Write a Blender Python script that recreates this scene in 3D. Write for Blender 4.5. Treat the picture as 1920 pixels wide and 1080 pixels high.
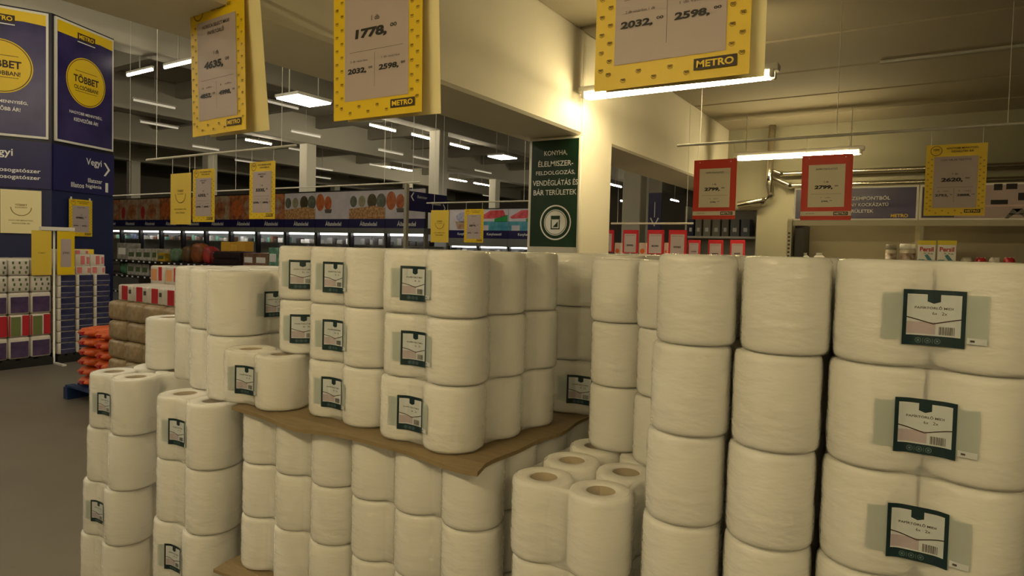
import bpy, bmesh, math, random
from mathutils import Vector, Matrix
for o in list(bpy.data.objects): bpy.data.objects.remove(o)
random.seed(7)
scene = bpy.context.scene
COL = scene.collection
# ---------------------------------------------------------------- camera
HC = 1.80                       # eye height
F = 1200.0                      # focal length in pixels of a 1920 px wide frame
CX, CY = 960.0, 508.0           # principal point (lens shift)
TH = math.atan2(760, 1200)      # the stacks and the building share one grid, turned by this to the view
PITCH, ROLL = math.radians(2.0), 0.0256
fwd0 = Vector((-math.sin(TH), math.cos(TH), 0)); right0 = Vector((math.cos(TH), math.sin(TH), 0))
fwd = (fwd0*math.cos(PITCH) - Vector((0, 0, 1))*math.sin(PITCH)).normalized()
up = right0.cross(fwd).normalized()
right = right0*math.cos(ROLL) + up*math.sin(ROLL); upv = -right0*math.sin(ROLL) + up*math.cos(ROLL)
EYE = Vector((0, 0, HC))
cd = bpy.data.cameras.new('camera'); cam = bpy.data.objects.new('camera', cd); COL.objects.link(cam)
cd.sensor_fit = 'HORIZONTAL'; cd.sensor_width = 36; cd.lens = F/1920*36
cd.shift_y = -(540-CY)/1920; cd.clip_start = 0.02; cd.clip_end = 200
M = Matrix((right, upv, -fwd)).transposed().to_4x4(); M.translation = EYE
cam.matrix_world = M
scene.camera = cam
# ---------------------------------------------------------------- world, exposure
w = bpy.data.worlds.new('world'); scene.world = w; w.use_nodes = True
w.node_tree.nodes['Background'].inputs[0].default_value = (0.9, 0.8, 0.6, 1)
w.node_tree.nodes['Background'].inputs[1].default_value = 0.0   # closed hall: lamps only
scene.view_settings.view_transform = 'Standard'; scene.view_settings.look = 'None'
scene.view_settings.gamma = 1; scene.view_settings.use_curve_mapping = False
scene.view_settings.exposure = -0.2
NEAR_LAMP, HALL_LAMP, CASE_LAMP = 28.5, 128.0, 5.5
NEAR_COL, HALL_COL = (1.0, 0.80, 0.43), (1.0, 0.87, 0.64)

def ray(px, py):
    return (fwd*F + right*(px-CX) - upv*(py-CY)).normalized()
def at_Y(px, py, Y):
    r = ray(px, py); return EYE + r*(Y/r.y)
def at_X(px, py, X):
    r = ray(px, py); return EYE + r*(X/r.x)
def at_z(px, py, z):
    r = ray(px, py); return EYE + r*((z-HC)/r.z)
def cw(xr, d, z=0.0):           # metres right of / ahead of the camera -> world
    return Vector((right0.x*xr + fwd0.x*d, right0.y*xr + fwd0.y*d, z))
# ---------------------------------------------------------------- materials
def lin(c):
    return tuple(((v/255)/12.92 if v/255 <= 0.04045 else ((v/255+0.055)/1.055)**2.4) for v in c) + (1,)
MAT = {}
def mat(name, rgb, rough=0.6, metal=0.0, noise=0.0, nscale=8.0, bump=0.0, bscale=60.0, alpha=1.0, spec=0.5, stretch=None, rgb2=None):
    if name in MAT: return MAT[name]
    m = bpy.data.materials.new(name); m.use_nodes = True; nt = m.node_tree
    b = nt.nodes['Principled BSDF']
    c = lin(rgb); b.inputs['Base Color'].default_value = c
    b.inputs['Roughness'].default_value = rough; b.inputs['Metallic'].default_value = metal
    b.inputs['Alpha'].default_value = alpha; b.inputs['Specular IOR Level'].default_value = spec
    co = nt.nodes.new('ShaderNodeTexCoord'); mp = nt.nodes.new('ShaderNodeMapping')
    nt.links.new(co.outputs['Object'], mp.inputs[0])
    if stretch: mp.inputs['Scale'].default_value = stretch
    if noise or rgb2:
        n = nt.nodes.new('ShaderNodeTexNoise'); n.inputs['Scale'].default_value = nscale; n.inputs['Detail'].default_value = 4
        nt.links.new(mp.outputs[0], n.inputs['Vector'])
        mx = nt.nodes.new('ShaderNodeMix'); mx.data_type = 'RGBA'
        r = nt.nodes.new('ShaderNodeValToRGB'); r.color_ramp.elements[0].position = 0.35; r.color_ramp.elements[1].position = 0.65
        nt.links.new(n.outputs['Fac'], r.inputs[0]); nt.links.new(r.outputs[0], mx.inputs[0])
        c2 = lin(rgb2) if rgb2 else tuple(v*(1-noise) for v in c[:3]) + (1,)
        mx.inputs[6].default_value = c; mx.inputs[7].default_value = c2
        nt.links.new(mx.outputs[2], b.inputs['Base Color'])
    if bump:
        n2 = nt.nodes.new('ShaderNodeTexNoise'); n2.inputs['Scale'].default_value = bscale; n2.inputs['Detail'].default_value = 3
        nt.links.new(mp.outputs[0], n2.inputs['Vector'])
        bp = nt.nodes.new('ShaderNodeBump'); bp.inputs['Strength'].default_value = bump; bp.inputs['Distance'].default_value = 0.01
        nt.links.new(n2.outputs['Fac'], bp.inputs['Height']); nt.links.new(bp.outputs[0], b.inputs['Normal'])
    MAT[name] = m; return m
def emit(name, col, strength):
    if name in MAT: return MAT[name]
    m = bpy.data.materials.new(name); m.use_nodes = True; nt = m.node_tree
    b = nt.nodes['Principled BSDF']; b.inputs['Base Color'].default_value = (0.8, 0.8, 0.8, 1)
    b.inputs['Emission Color'].default_value = tuple(col)+(1,); b.inputs['Emission Strength'].default_value = strength
    MAT[name] = m; return m
PAPER = mat('roll_paper', (238, 236, 230), 0.95, noise=0.05, nscale=90, bump=0.25, bscale=220, stretch=(0.3, 0.3, 1), spec=0.1)
HOLE = mat('core_board', (176, 158, 128), 0.9, spec=0.1)  # tan tone for the inside of the roll holes
FILMTOP = mat('clear_film_top', (246, 246, 243), 0.24, alpha=0.14, bump=0.3, bscale=17)
FILM = mat('clear_film', (246, 246, 243), 0.19, alpha=0.40, bump=0.8, bscale=13, stretch=(1, 1, 2.6))
BAND = mat('label_tint_film', (182, 192, 188), 0.3, alpha=0.72)
TEAL = mat('label_dark_teal', (16, 42, 48), 0.4)
PANEL = mat('label_pale_panel', (196, 202, 206), 0.45)
PINK = mat('label_pink', (176, 164, 172), 0.45)
BLACK = mat('print_black', (24, 22, 22), 0.6)
DARKPRINT = mat('print_dark_grey', (70, 62, 58), 0.6)
WHITE = mat('print_white', (236, 236, 232), 0.5)
YEL = mat('poster_yellow', (228, 194, 18), 0.45)
YEL2 = mat('poster_yellow_back', (226, 196, 70), 0.5)
CREAM = mat('poster_cream_back', (244, 232, 178), 0.5)
LILAC = mat('poster_panel_grey', (176, 162, 160), 0.5)
OCHRE = mat('print_ochre', (120, 96, 10), 0.6)
BROWN = mat('print_dark_brown', (52, 36, 16), 0.6)
RED = mat('poster_red', (214, 48, 22), 0.45)
RED2 = mat('frame_red', (196, 28, 40), 0.4)
PCREAM = mat('poster_panel_cream', (232, 222, 196), 0.5)
GREEN = mat('sign_green', (22, 62, 36), 0.35, rgb2=(16, 46, 30), nscale=1.5)
NAVY = mat('sign_navy', (24, 22, 82), 0.4)
NAVY2 = mat('kiosk_navy', (18, 30, 74), 0.45)
VIOLET = mat('poster_navy_violet', (36, 30, 82), 0.3, rgb2=(60, 52, 104), nscale=2.2)
FRAME = mat('white_metal', (224, 222, 212), 0.35)
STEEL = mat('galvanised_steel', (190, 188, 180), 0.3, metal=0.9)
CHROME = mat('pipe_foil', (212, 206, 190), 0.22, metal=1.0, bump=0.3, bscale=14)
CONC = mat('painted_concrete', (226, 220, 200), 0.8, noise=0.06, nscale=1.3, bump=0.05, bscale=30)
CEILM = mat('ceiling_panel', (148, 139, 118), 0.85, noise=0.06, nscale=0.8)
HCEIL = mat('hall_ceiling_grey', (168, 164, 150), 0.9, noise=0.08, nscale=0.6)
HBEAM = mat('hall_beam_grey', (196, 192, 176), 0.85)
HCOL = mat('hall_column_grey', (236, 232, 214), 0.8)
WALLM = mat('wall_paint', (130, 126, 106), 0.85, noise=0.05, nscale=1.2)
DWALL = mat('hall_wall_dark', (122, 118, 108), 0.9)
FLOORM = mat('floor_dark_grey', (112, 106, 95), 0.45, noise=0.10, nscale=2.5, bump=0.03, bscale=50)
CARD = mat('cardboard', (134, 116, 84), 0.85, noise=0.12, nscale=14, stretch=(1, 6, 1))
WOOD = mat('pallet_wood', (168, 140, 100), 0.85, noise=0.2, nscale=10, stretch=(1, 8, 8))
BLUEP = mat('pallet_blue', (18, 46, 92), 0.6)
DARK = mat('dark_plastic', (28, 27, 28), 0.5)
SHELFG = mat('shelf_grey', (150, 144, 128), 0.5)
SHELFB = mat('shelf_black', (24, 22, 26), 0.4)
TAG = mat('price_tag_white', (230, 230, 230), 0.4)
# ---------------------------------------------------------------- mesh helpers
MESH = {}
def mesh(key, verts, faces, m, smooth=False):
    me = bpy.data.meshes.new(key); me.from_pydata([tuple(v) for v in verts], [], faces); me.materials.append(m)
    if smooth: me.polygons.foreach_set('use_smooth', [True]*len(me.polygons))
    me.update(); return me
def link(name, me, parent=None, loc=(0, 0, 0), rot=(0, 0, 0)):
    o = bpy.data.objects.new(name, me); COL.objects.link(o)
    if parent: o.parent = parent
    o.location = loc; o.rotation_euler = rot; return o
def thing(name, label, cat, loc=(0, 0, 0), rz=0.0, group=None, rot=None):
    o = bpy.data.objects.new(name, None); COL.objects.link(o); o.empty_display_size = 0.05
    o.location = loc; o.rotation_euler = rot if rot else (0, 0, rz)
    return tag(o, label, cat, group)
def tag(o, label, cat, group=None):
    o['label'] = label; o['category'] = cat
    if group: o['group'] = group
    return o
def struct(o): o['kind'] = 'structure'; return o
def box_me(sx, sy, sz, m, bev=0.0, seg=2):
    key = ('box', round(sx, 4), round(sy, 4), round(sz, 4), m.name, round(bev, 4), seg)
    if key in MESH: return MESH[key]
    bm = bmesh.new(); bmesh.ops.create_cube(bm, size=1)
    bmesh.ops.scale(bm, vec=(sx, sy, sz), verts=bm.verts)
    if bev:
        bmesh.ops.bevel(bm, geom=list(bm.edges), offset=min(bev, 0.45*min(sx, sy, sz)), segments=seg, affect='EDGES', profile=0.5)
    me = bpy.data.meshes.new('box'); bm.to_mesh(me); bm.free(); me.materials.append(m)
    if bev and seg > 1: me.polygons.foreach_set('use_smooth', [True]*len(me.polygons))
    MESH[key] = me; return me
def box(name, lo, hi, m, parent=None, bev=0.0, seg=2):
    s = [hi[i]-lo[i] for i in range(3)]; c = [(hi[i]+lo[i])/2 for i in range(3)]
    return link(name, box_me(s[0], s[1], s[2], m, bev, seg), parent, c)
def tube_me(pts, r, m, n=10, closed_ends=True):
    """a round bar along a polyline"""
    vs, fs = [], []
    P = [Vector(p) for p in pts]
    for i, p in enumerate(P):
        t = (P[min(i+1, len(P)-1)]-P[max(i-1, 0)]).normalized()
        a = Vector((0, 0, 1)) if abs(t.z) < 0.9 else Vector((1, 0, 0))
        x = t.cross(a).normalized(); y = t.cross(x)
        rr = r[i] if isinstance(r, (list, tuple)) else r
        for k in range(n):
            q = 2*math.pi*k/n; vs.append(p + (x*math.cos(q)+y*math.sin(q))*rr)
    for i in range(len(P)-1):
        for k in range(n):
            fs.append((i*n+k, i*n+(k+1) % n, (i+1)*n+(k+1) % n, (i+1)*n+k))
    if closed_ends: fs += [tuple(range(n)), tuple(range((len(P)-1)*n, len(P)*n))]
    return mesh('tube', vs, fs, m, True)
def tube(name, pts, r, m, parent=None, n=10): return link(name, tube_me(pts, r, m, n), parent)
def lathe_me(prof, m, n=32, smooth=True):
    vs, fs = [], []
    for (r, z) in prof:
        for k in range(n):
            q = 2*math.pi*k/n; vs.append((r*math.cos(q), r*math.sin(q), z))
    for i in range(len(prof)-1):
        for k in range(n): fs.append((i*n+k, i*n+(k+1) % n, (i+1)*n+(k+1) % n, (i+1)*n+k))
    return mesh('lathe', vs, fs, m, smooth)
def flat_me(polys, m, key='print'):
    """polys: list of 2-D point lists in the x-z plane, facing -y"""
    vs, fs = [], []
    for p in polys:
        b = len(vs); vs += [(x, 0, z) for x, z in p]; fs.append(tuple(range(b, b+len(p))))
    return mesh(key, vs, fs, m)
def rect(x0, z0, x1, z1): return [(x0, z0), (x1, z0), (x1, z1), (x0, z1)]
def disc(cx, cz, r, n=24, rz=None): return [(cx+r*math.cos(2*math.pi*k/n), cz+(rz or r)*math.sin(2*math.pi*k/n)) for k in range(n)]
def ring(cx, cz, r0, r1, n=24):
    out = []
    for k in range(n):
        a, b = 2*math.pi*k/n, 2*math.pi*(k+1)/n
        out.append([(cx+r0*math.cos(a), cz+r0*math.sin(a)), (cx+r1*math.cos(a), cz+r1*math.sin(a)),
                    (cx+r1*math.cos(b), cz+r1*math.sin(b)), (cx+r0*math.cos(b), cz+r0*math.sin(b))])
    return out
TXT = {}
def text_geo(s, bold=0.0):
    key = (s, bold)
    if key in TXT: return TXT[key]
    cu = bpy.data.curves.new('t', 'FONT'); cu.body = s; cu.align_x = 'CENTER'; cu.align_y = 'CENTER'; cu.size = 1.0; cu.offset = bold
    cu.resolution_u = 3
    o = bpy.data.objects.new('t', cu)
    me = bpy.data.meshes.new_from_object(o)
    V = [v.co.copy() for v in me.vertices]; P = [tuple(p.vertices) for p in me.polygons]
    bpy.data.objects.remove(o); bpy.data.curves.remove(cu); bpy.data.meshes.remove(me)
    xs = [v.x for v in V] or [0]; zs = [v.y for v in V] or [0]
    mx, mz = (max(xs)+min(xs))/2, (max(zs)+min(zs))/2
    V = [(v.x-mx, v.y-mz) for v in V]
    TXT[key] = (V, P, max(xs)-min(xs), max(zs)-min(zs)); return TXT[key]
def text_me(s, m, width=None, height=None, bold=0.0, slant=0.0):
    V, P, w0, h0 = text_geo(s, bold)
    sx = (width/w0) if width else None; sz = (height/h0) if height else None
    if sx is None: sx = sz
    if sz is None: sz = sx
    return mesh('lettering', [(x*sx + slant*z*sz, 0, z*sz) for x, z in V], P, m)
def txt(name, s, x, z, m, parent, width=None, height=None, bold=0.0, y=-0.002, slant=0.0):
    if s in ('HIGIÉNIAI SZEMPONTBÓL', 'Illatos higiénia'):      # two well-separated words: one part each
        a, b = s.split(' '); W, wa, wb = text_geo(s, bold)[2], text_geo(a, bold)[2], text_geo(b, bold)[2]; k = width/W
        txt(name, a, x-width/2+wa*k/2, z, m, parent, wa*k, height, bold, y, slant); return txt(name, b, x+width/2-wb*k/2, z, m, parent, wb*k, height, bold, y, slant)
    return link(name, text_me(s, m, width, height, bold, slant), parent, (x, y, z))
# ---------------------------------------------------------------- the building
def Z(z): return HC+z
XB0, XB1 = -3.12, -2.50                     # the wide concrete beam between low area and hall
SOFF, NCEIL, HSOFF, HCE = Z(1.0), Z(1.87), Z(3.6), Z(4.6)
XL, XR, YF, YB = -38.0, 9.0, -6.0, 40.0
fl = struct(box('floor', (XL, YF, -0.2), (XR, YB, 0), FLOORM))
struct(box('wall_left', (XL-0.3, YF, 0), (XL, YB, HCE), DWALL)); struct(box('wall_back', (XL, YB, 0), (XB1, YB+0.3, HCE), DWALL))
struct(box('wall_front', (XL, YF-0.3, 0), (XR, YF, HCE), WALLM)); struct(box('wall_right', (XR, YF, 0), (XR+0.3, 10.3, NCEIL+0.3), WALLM))
struct(box('wall_rear', (-2.05, 10.0, 0), (XR, 10.3, NCEIL+0.1), WALLM))
struct(box('wall_lintel', (XB1-0.02, 10.0, at_Y(1400, 394, 10.0).z), (-2.05, 10.3, NCEIL+0.1), WALLM))
# low ceiling of long concrete planks, joints recessed
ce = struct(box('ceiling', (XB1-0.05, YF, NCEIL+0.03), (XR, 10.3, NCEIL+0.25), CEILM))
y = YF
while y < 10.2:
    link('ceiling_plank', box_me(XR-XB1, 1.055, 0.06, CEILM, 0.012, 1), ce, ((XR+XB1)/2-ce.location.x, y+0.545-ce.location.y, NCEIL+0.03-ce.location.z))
    y += 1.09
struct(box('beam_main', (XB0, YF, SOFF), (XB1, YB, NCEIL+0.25), CONC, None, 0.02, 1))
# hall ceiling with long beams and cross ribs
hc_ = struct(box('ceiling_hall', (XL, YF, HCE), (XB0, YB, HCE+0.3), HCEIL))
struct(box('wall_parapet', (XB0, YF, NCEIL+0.25), (XB1+0.1, YB, HCE+0.3), CONC))
for X in (-6.8, -12.85, -18.95, -25.0, -31.0):
    struct(box('trim_beam', (X-0.28, YF, HSOFF), (X+0.28, YB, HCE), HBEAM, None, 0.02, 1))
    yy = 0.4
    while yy < YB:
        link('ceiling_rib', box_me(5.5, 0.22, 0.42, HCEIL), hc_, (X+3.03-hc_.location.x, yy-hc_.location.y, HCE-0.21-hc_.location.z)); yy += 2.6
    for Y in (15.8, 28.0):
        if X > -9 and Y < 20: continue
        o = struct(box('trim_column', (X-0.21, Y-0.21, 0), (X+0.21, Y+0.21, HSOFF+0.02), HCOL, None, 0.015, 1))
# main white column under the beam
p = at_X(1092, 300, XB1+0.02); CY0 = p.y
struct(box('trim_pillar', (XB1-0.52, CY0, 0), (XB1+0.02, CY0+0.62, NCEIL), CONC, None, 0.012, 1))
# ---- lamps
TUBE_ON = emit('tube_on', NEAR_COL, NEAR_LAMP*3); HTUBE = emit('hall_tube_on', HALL_COL, HALL_LAMP); CASET = emit('case_tube_on', (1, 0.96, 0.9), CASE_LAMP)
HDIM = emit('hall_tube_weak', HALL_COL, 0.45)
def batten(x0, y, z, L, label, group=None, hang=None, off=''):
    """white batten with two bare tubes, running along x"""
    t = thing('tube_lamp'+off, label, 'lamp', (x0+L/2, y, z), 0, group)
    link('housing', box_me(L+0.06, 0.11, 0.05, FRAME, 0.008), t, (0, 0, 0.055))
    for s in (-1, 1):
        link('tube'+off, tube_me([(-L/2+0.03, 0, 0), (L/2-0.03, 0, 0)], 0.019, TUBE_ON, 12), t, (0, 0.038*s, 0))
        for e in (-1, 1): link('tube_holder', box_me(0.03, 0.045, 0.06, FRAME, 0.006), t, (e*(L/2-0.012), 0.038*s, 0.012))
    if hang:
        for e in (-0.42, 0.42): link('hanger_rod', tube_me([(L*e, 0, 0.07), (L*e, 0, hang-z)], 0.006, FRAME, 6), t)
    return t
ZL = Z(1.285)
a = at_Y(1095, 190, 4.89).x; b = at_Y(1452, 150, 4.89).x
batten(a, 4.89, ZL, b-a, 'lit twin tube lamp hanging beside the white pillar', hang=NCEIL)
a2 = at_Y(1381, 293, 8.95).x; b2 = at_Y(1616, 279, 8.95).x
batten(a2, 8.95, ZL, b2-a2, 'lit twin tube lamp above the red price posters near the rear wall', hang=NCEIL)
# unseen lamp rows above and behind the viewer, added to light the stack fronts, one pitch (4.06 m) apart, clear of the hanging posters
for xx, yy, q in ((a, -0.9, 'of the row over the viewer'), (a, -0.9-4.06, 'at the end of the row behind the viewer'), (a+3.6, -0.9, 'of the second row right of the viewer'), (a+3.6, -0.9-4.06, 'at the end of the second row behind the viewer')):
    batten(xx, yy, ZL, 1.5, 'lit twin tube lamp '+q, hang=NCEIL, off='_offscreen')
# thin hall lamps running along the beams
def hall_lamp(X, Y, z, L, m, label, along='y', off=''):
    t = thing('strip_lamp'+off, label, 'lamp', (X, Y, z), 0 if along == 'y' else -math.pi/2, 'strip lamps under the hall ceiling')
    link('housing', box_me(0.05, L, 0.04, FRAME), t, (0, 0, 0.05)); link('tube'+off, tube_me([(0, -L*0.48, 0), (0, L*0.48, 0)], 0.026, m, 8), t)
    link('hanger_rod', tube_me([(0, 0, 0.09), (0, 0, HCE-z)], 0.012, FRAME, 5), t)
    return t
segs = [(460,262,1.25,1),(249,187,1.3,0),(262,228,1.4,0),(497,189,1.2,0),(545,246,1.4,0),(693,234,1.3,1),(772,252,1.2,1),(844,270,1.3,1),(709,281,1.6,0),(774,294,1.4,0),
        (842,335,1.8,1),(888,343,1.8,1),(692,308,1.6,0),(735,314,1.6,1),(584,314,1.5,0),(890,319,1.6,0),(580,330,1.7,0),(905,366,2.2,0),(360,274,1.3,0),(440,300,1.5,0),(541,278,1.4,0)]
for (px, py, L, on) in segs:
    q = at_z(px, py, Z(3.5))
    if q.y+L > YB or q.x < XL: continue
    L *= 0.85
    hall_lamp(q.x, q.y+L/2, q.z, L, HTUBE if on else HDIM, ('bright' if on else 'dim')+' thin strip lamp under the grey hall ceiling')
for (px, py) in ((262, 136), (334, 121)):
    q = at_z(px, py, Z(3.3)); hall_lamp(q.x, q.y, q.z, 0.95, emit('hall_tube_mid', HALL_COL, 14.0), 'bright strip lamp hung across the hall near the blue kiosk', 'x')
for (px, py) in ((1150+4, 348), (1172, 378), (1265, 376), (1250, 404)):
    q = at_z(px, py, Z(2.6))
    if q.y < YB-1: hall_lamp(q.x, q.y, q.z, 1.2, HTUBE, 'small strip lamp far beyond the white pillar')
def light_panel(px, py, z, label):
    q = at_z(px, py, Z(z)); t = thing('light_panel', label, 'lamp', q)
    link('frame', box_me(0.58, 0.72, 0.05, FRAME), t, (0, 0, 0.035)); link('diffuser', box_me(0.54, 0.68, 0.03, emit('panel_on', (1, 0.92, 0.78), 16.0)), t)
    for s in (-1, 1): link('hanger_rod', tube_me([(0, 0.3*s, 0.05), (0, 0.3*s, HCE-q.z)], 0.01, FRAME, 5), t)
light_panel(570, 189, 2.4, 'square lit ceiling panel between two yellow posters')
light_panel(942, 295, 2.6, 'small lit ceiling panel beside the green sign')
# ceiling lamps of the hall outside the view
for X in (-4.6, -8.2, -13.3, -18.4):
    for Y in (-3.5, 0.5, 4.5): hall_lamp(X, Y, Z(3.5), 1.5, HTUBE, 'bright strip lamp in the hall bays left of and behind the viewer', off='_offscreen')
# ---- conduit, rods, pipes
def rod(p0, p1, label, r=0.009, wires=2, top=None):
    c = (Vector(p0)+Vector(p1))/2; t = thing('hanging_rod', label, 'rod', c)
    link('rod_bar', tube_me([Vector(p0)-c, Vector(p1)-c], r, FRAME, 8), t)
    for k in range(wires):
        f = 0.08+0.84*k/max(1, wires-1); q = Vector(p0).lerp(Vector(p1), f)-c
        link('wire', tube_me([q, (q.x, q.y, (top or NCEIL)-c.z)], 0.0022, FRAME, 5), t)
    return t
def rod_px(pa, pb, Y, label, **k):
    A, B = at_Y(*pa, Y), at_Y(*pb, Y); z = (A.z+B.z)/2; return rod((A.x, Y, z), (B.x, Y, z), label, **k)
rod_px((275, 302), (555, 270), 3.0, 'white rod holding two narrow yellow posters', top=HCE)
rod_px((212, 366), (787, 343), 5.35, 'long thin white rod in front of the food banners', top=HCE, wires=3)
rod_px((800, 384), (1000, 373), 6.55, 'white rod holding the yellow poster near the green sign', top=HCE)
rod_px((1270, 272), (1960, 230), 4.58, 'long white rod over the red posters', wires=3)
rod((-1.75, 1.56, Z(1.09)), (0.6, 1.56, Z(1.09)), 'white rod holding the big yellow posters', wires=2, top=NCEIL)
rod((-3.0, 1.55, Z(1.09)), (-1.8, 1.55, Z(1.09)), 'white rod holding the twisted yellow 4635 poster', wires=2, top=SOFF+0.5)
q = at_z(1650, 120, NCEIL-0.03); tag(tube('conduit', [(q.x, q.y, NCEIL-0.012), (XR-0.1, q.y, NCEIL-0.012)], 0.02, FRAME), 'pale conduit fixed under the low ceiling planks', 'conduit')
# insulated pipes on the rear wall
def pipe(pts, r, label):
    t = thing('pipe', label, 'pipe', pts[0]); o = Vector(pts[0])
    link('pipe_run', tube_me([Vector(p)-o for p in pts], r, CHROME, 12), t)
    for p in pts[1:-1]: link('elbow', tube_me([Vector(p)-o-Vector((0.02, 0, 0)), Vector(p)-o+Vector((0.02, 0, 0))], r*1.25, CHROME, 12), t)
    return t
YP = 9.82
def wp(px, py, Y=YP): v = at_Y(px, py, Y); return (v.x, Y, v.z)
A = wp(1384, 384); B = wp(1432, 378); C = wp(1446, 366); D_ = wp(1442, 335)
pipe([A, B, C, D_, (D_[0]+0.02, YP, NCEIL)], 0.05, 'foil wrapped pipe with elbow rising up the rear wall')
E = wp(1450, 322); G = wp(1466, 326); H_ = wp(1920, 306)
for k, (dz, lab) in enumerate(((0.0, 'upper foil wrapped pipe along the rear wall'), (-0.17, 'lower foil wrapped pipe along the rear wall'))):
    pipe([(D_[0]+0.03, YP, E[2]+0.02+dz*0.6), (G[0]+0.12*k, YP, G[2]+dz), (XR-0.2, YP, G[2]+dz)], 0.035, lab)
# ---------------------------------------------------------------- shrink-wrapped packs of paper rolls
FLOORZ = 0.79                    # how deep the film dips between two rolls (fraction of the radius)
DEEP = [FLOORZ]
def smax(a, b, k=0.06): return 0.5*(a+b+math.sqrt((a-b)**2+k*k)) - 0.5*k*0.5
def depth(x, n, D, R):
    """outline depth of a face of n rolls at x (0 = centre of first roll, running to -(n-1)D)"""
    d = min(abs(x+i*D) for i in range(n))
    return R*min(1.0, smax(math.sqrt(max(0, 1-(d/(D/2))**2)), DEEP[0]))
def outline(nx, ny, D):
    R = D/2+0.0015; pts = []
    def samples(n): return [] if n == 1 else [k*D/28 for k in range(1, (n-1)*28)]
    Lx, Ly = (nx-1)*D, (ny-1)*D
    def arc(cx, cy, a0): return [(cx+R*math.cos(math.radians(a0+q)), cy+R*math.sin(math.radians(a0+q))) for q in range(0, 91, 10)]
    pts += [(-Lx+t, -depth(-Lx+t, nx, D, R)) for t in samples(nx)]
    pts += arc(0, 0, -90)
    pts += [(depth(-t, ny, D, R), t) for t in samples(ny)]
    pts += arc(0, Ly, 0)
    pts += [(-t, Ly+depth(-t, nx, D, R)) for t in samples(nx)]
    pts += arc(-Lx, Ly, 90)
    pts += [(-Lx-depth(-(Ly-t), ny, D, R), Ly-t) for t in samples(ny)]
    pts += arc(-Lx, 0, 180)
    out = []
    for p in pts:
        if not out or (p[0]-out[-1][0])**2+(p[1]-out[-1][1])**2 > 1e-8: out.append(p)
    if (out[0][0]-out[-1][0])**2+(out[0][1]-out[-1][1])**2 < 1e-8: out.pop()
    return out
def film_me(nx, ny, D, H):
    key = ('film', nx, ny, D, H, DEEP[0])
    if key in MESH: return MESH[key]
    P = outline(nx, ny, D); n = len(P)
    nrm = []
    for i in range(n):
        a, b = P[i-1], P[(i+1) % n]; t = Vector((b[0]-a[0], b[1]-a[1])).normalized(); nrm.append((t.y, -t.x))
    rings = [(0.013, 0.0), (0.0045, 0.003), (0.001, 0.010), (0.0, 0.02), (-0.0012, H*0.3), (0.0, H*0.5), (-0.001, H*0.75), (0.0, H-0.02), (0.001, H-0.010), (0.0045, H-0.003), (0.013, H-0.0002)]
    vs, fs = [], []
    rnd = random.Random(nx*10+ny)
    for ri, (ins, z) in enumerate(rings):
        for i in range(n):
            wob = 0.0006*math.sin(i*0.4+ri*2.1)*(1 if 2 < ri < 8 else 0)
            vs.append((P[i][0]-nrm[i][0]*(ins+wob), P[i][1]-nrm[i][1]*(ins+wob), z))
    for r in range(len(rings)-1):
        for i in range(n): fs.append((r*n+i, r*n+(i+1) % n, (r+1)*n+(i+1) % n, (r+1)*n+i))
    fs.append(tuple(reversed(range(n)))); b = (len(rings)-1)*n; fs.append(tuple(range(b, b+n)))
    me = mesh('film_wrap', vs, fs, FILM, True); me.materials.append(FILMTOP)
    for p in me.polygons:
        if len(p.vertices) > 4: p.use_smooth = False; p.material_index = 1
    MESH[key] = me; return me
def roll_me(D, H):
    key = ('roll', D, H)
    if key in MESH: return MESH[key]
    R = D/2-0.0012; h0, h1 = 0.0025, H-0.0025; c = 0.04*D/0.18
    prof = [(c, h1-0.09), (c, h1-0.004), (c+0.003, h1), (R*0.7, h1), (R-0.012, h1), (R-0.004, h1-0.003), (R, h1-0.011), (R, H*0.5), (R, h0+0.011), (R-0.004, h0+0.003), (R-0.012, h0), (c, h0), (c, h1-0.09)]
    me = lathe_me(prof, PAPER, 36); me.materials.append(HOLE)
    for p in me.polygons:
        if p.index < 36 or p.index >= 36*11: p.material_index = 1
    MESH[key] = me; return me
ICON = mat('label_icon_grey', (92, 116, 118), 0.5)
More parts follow.
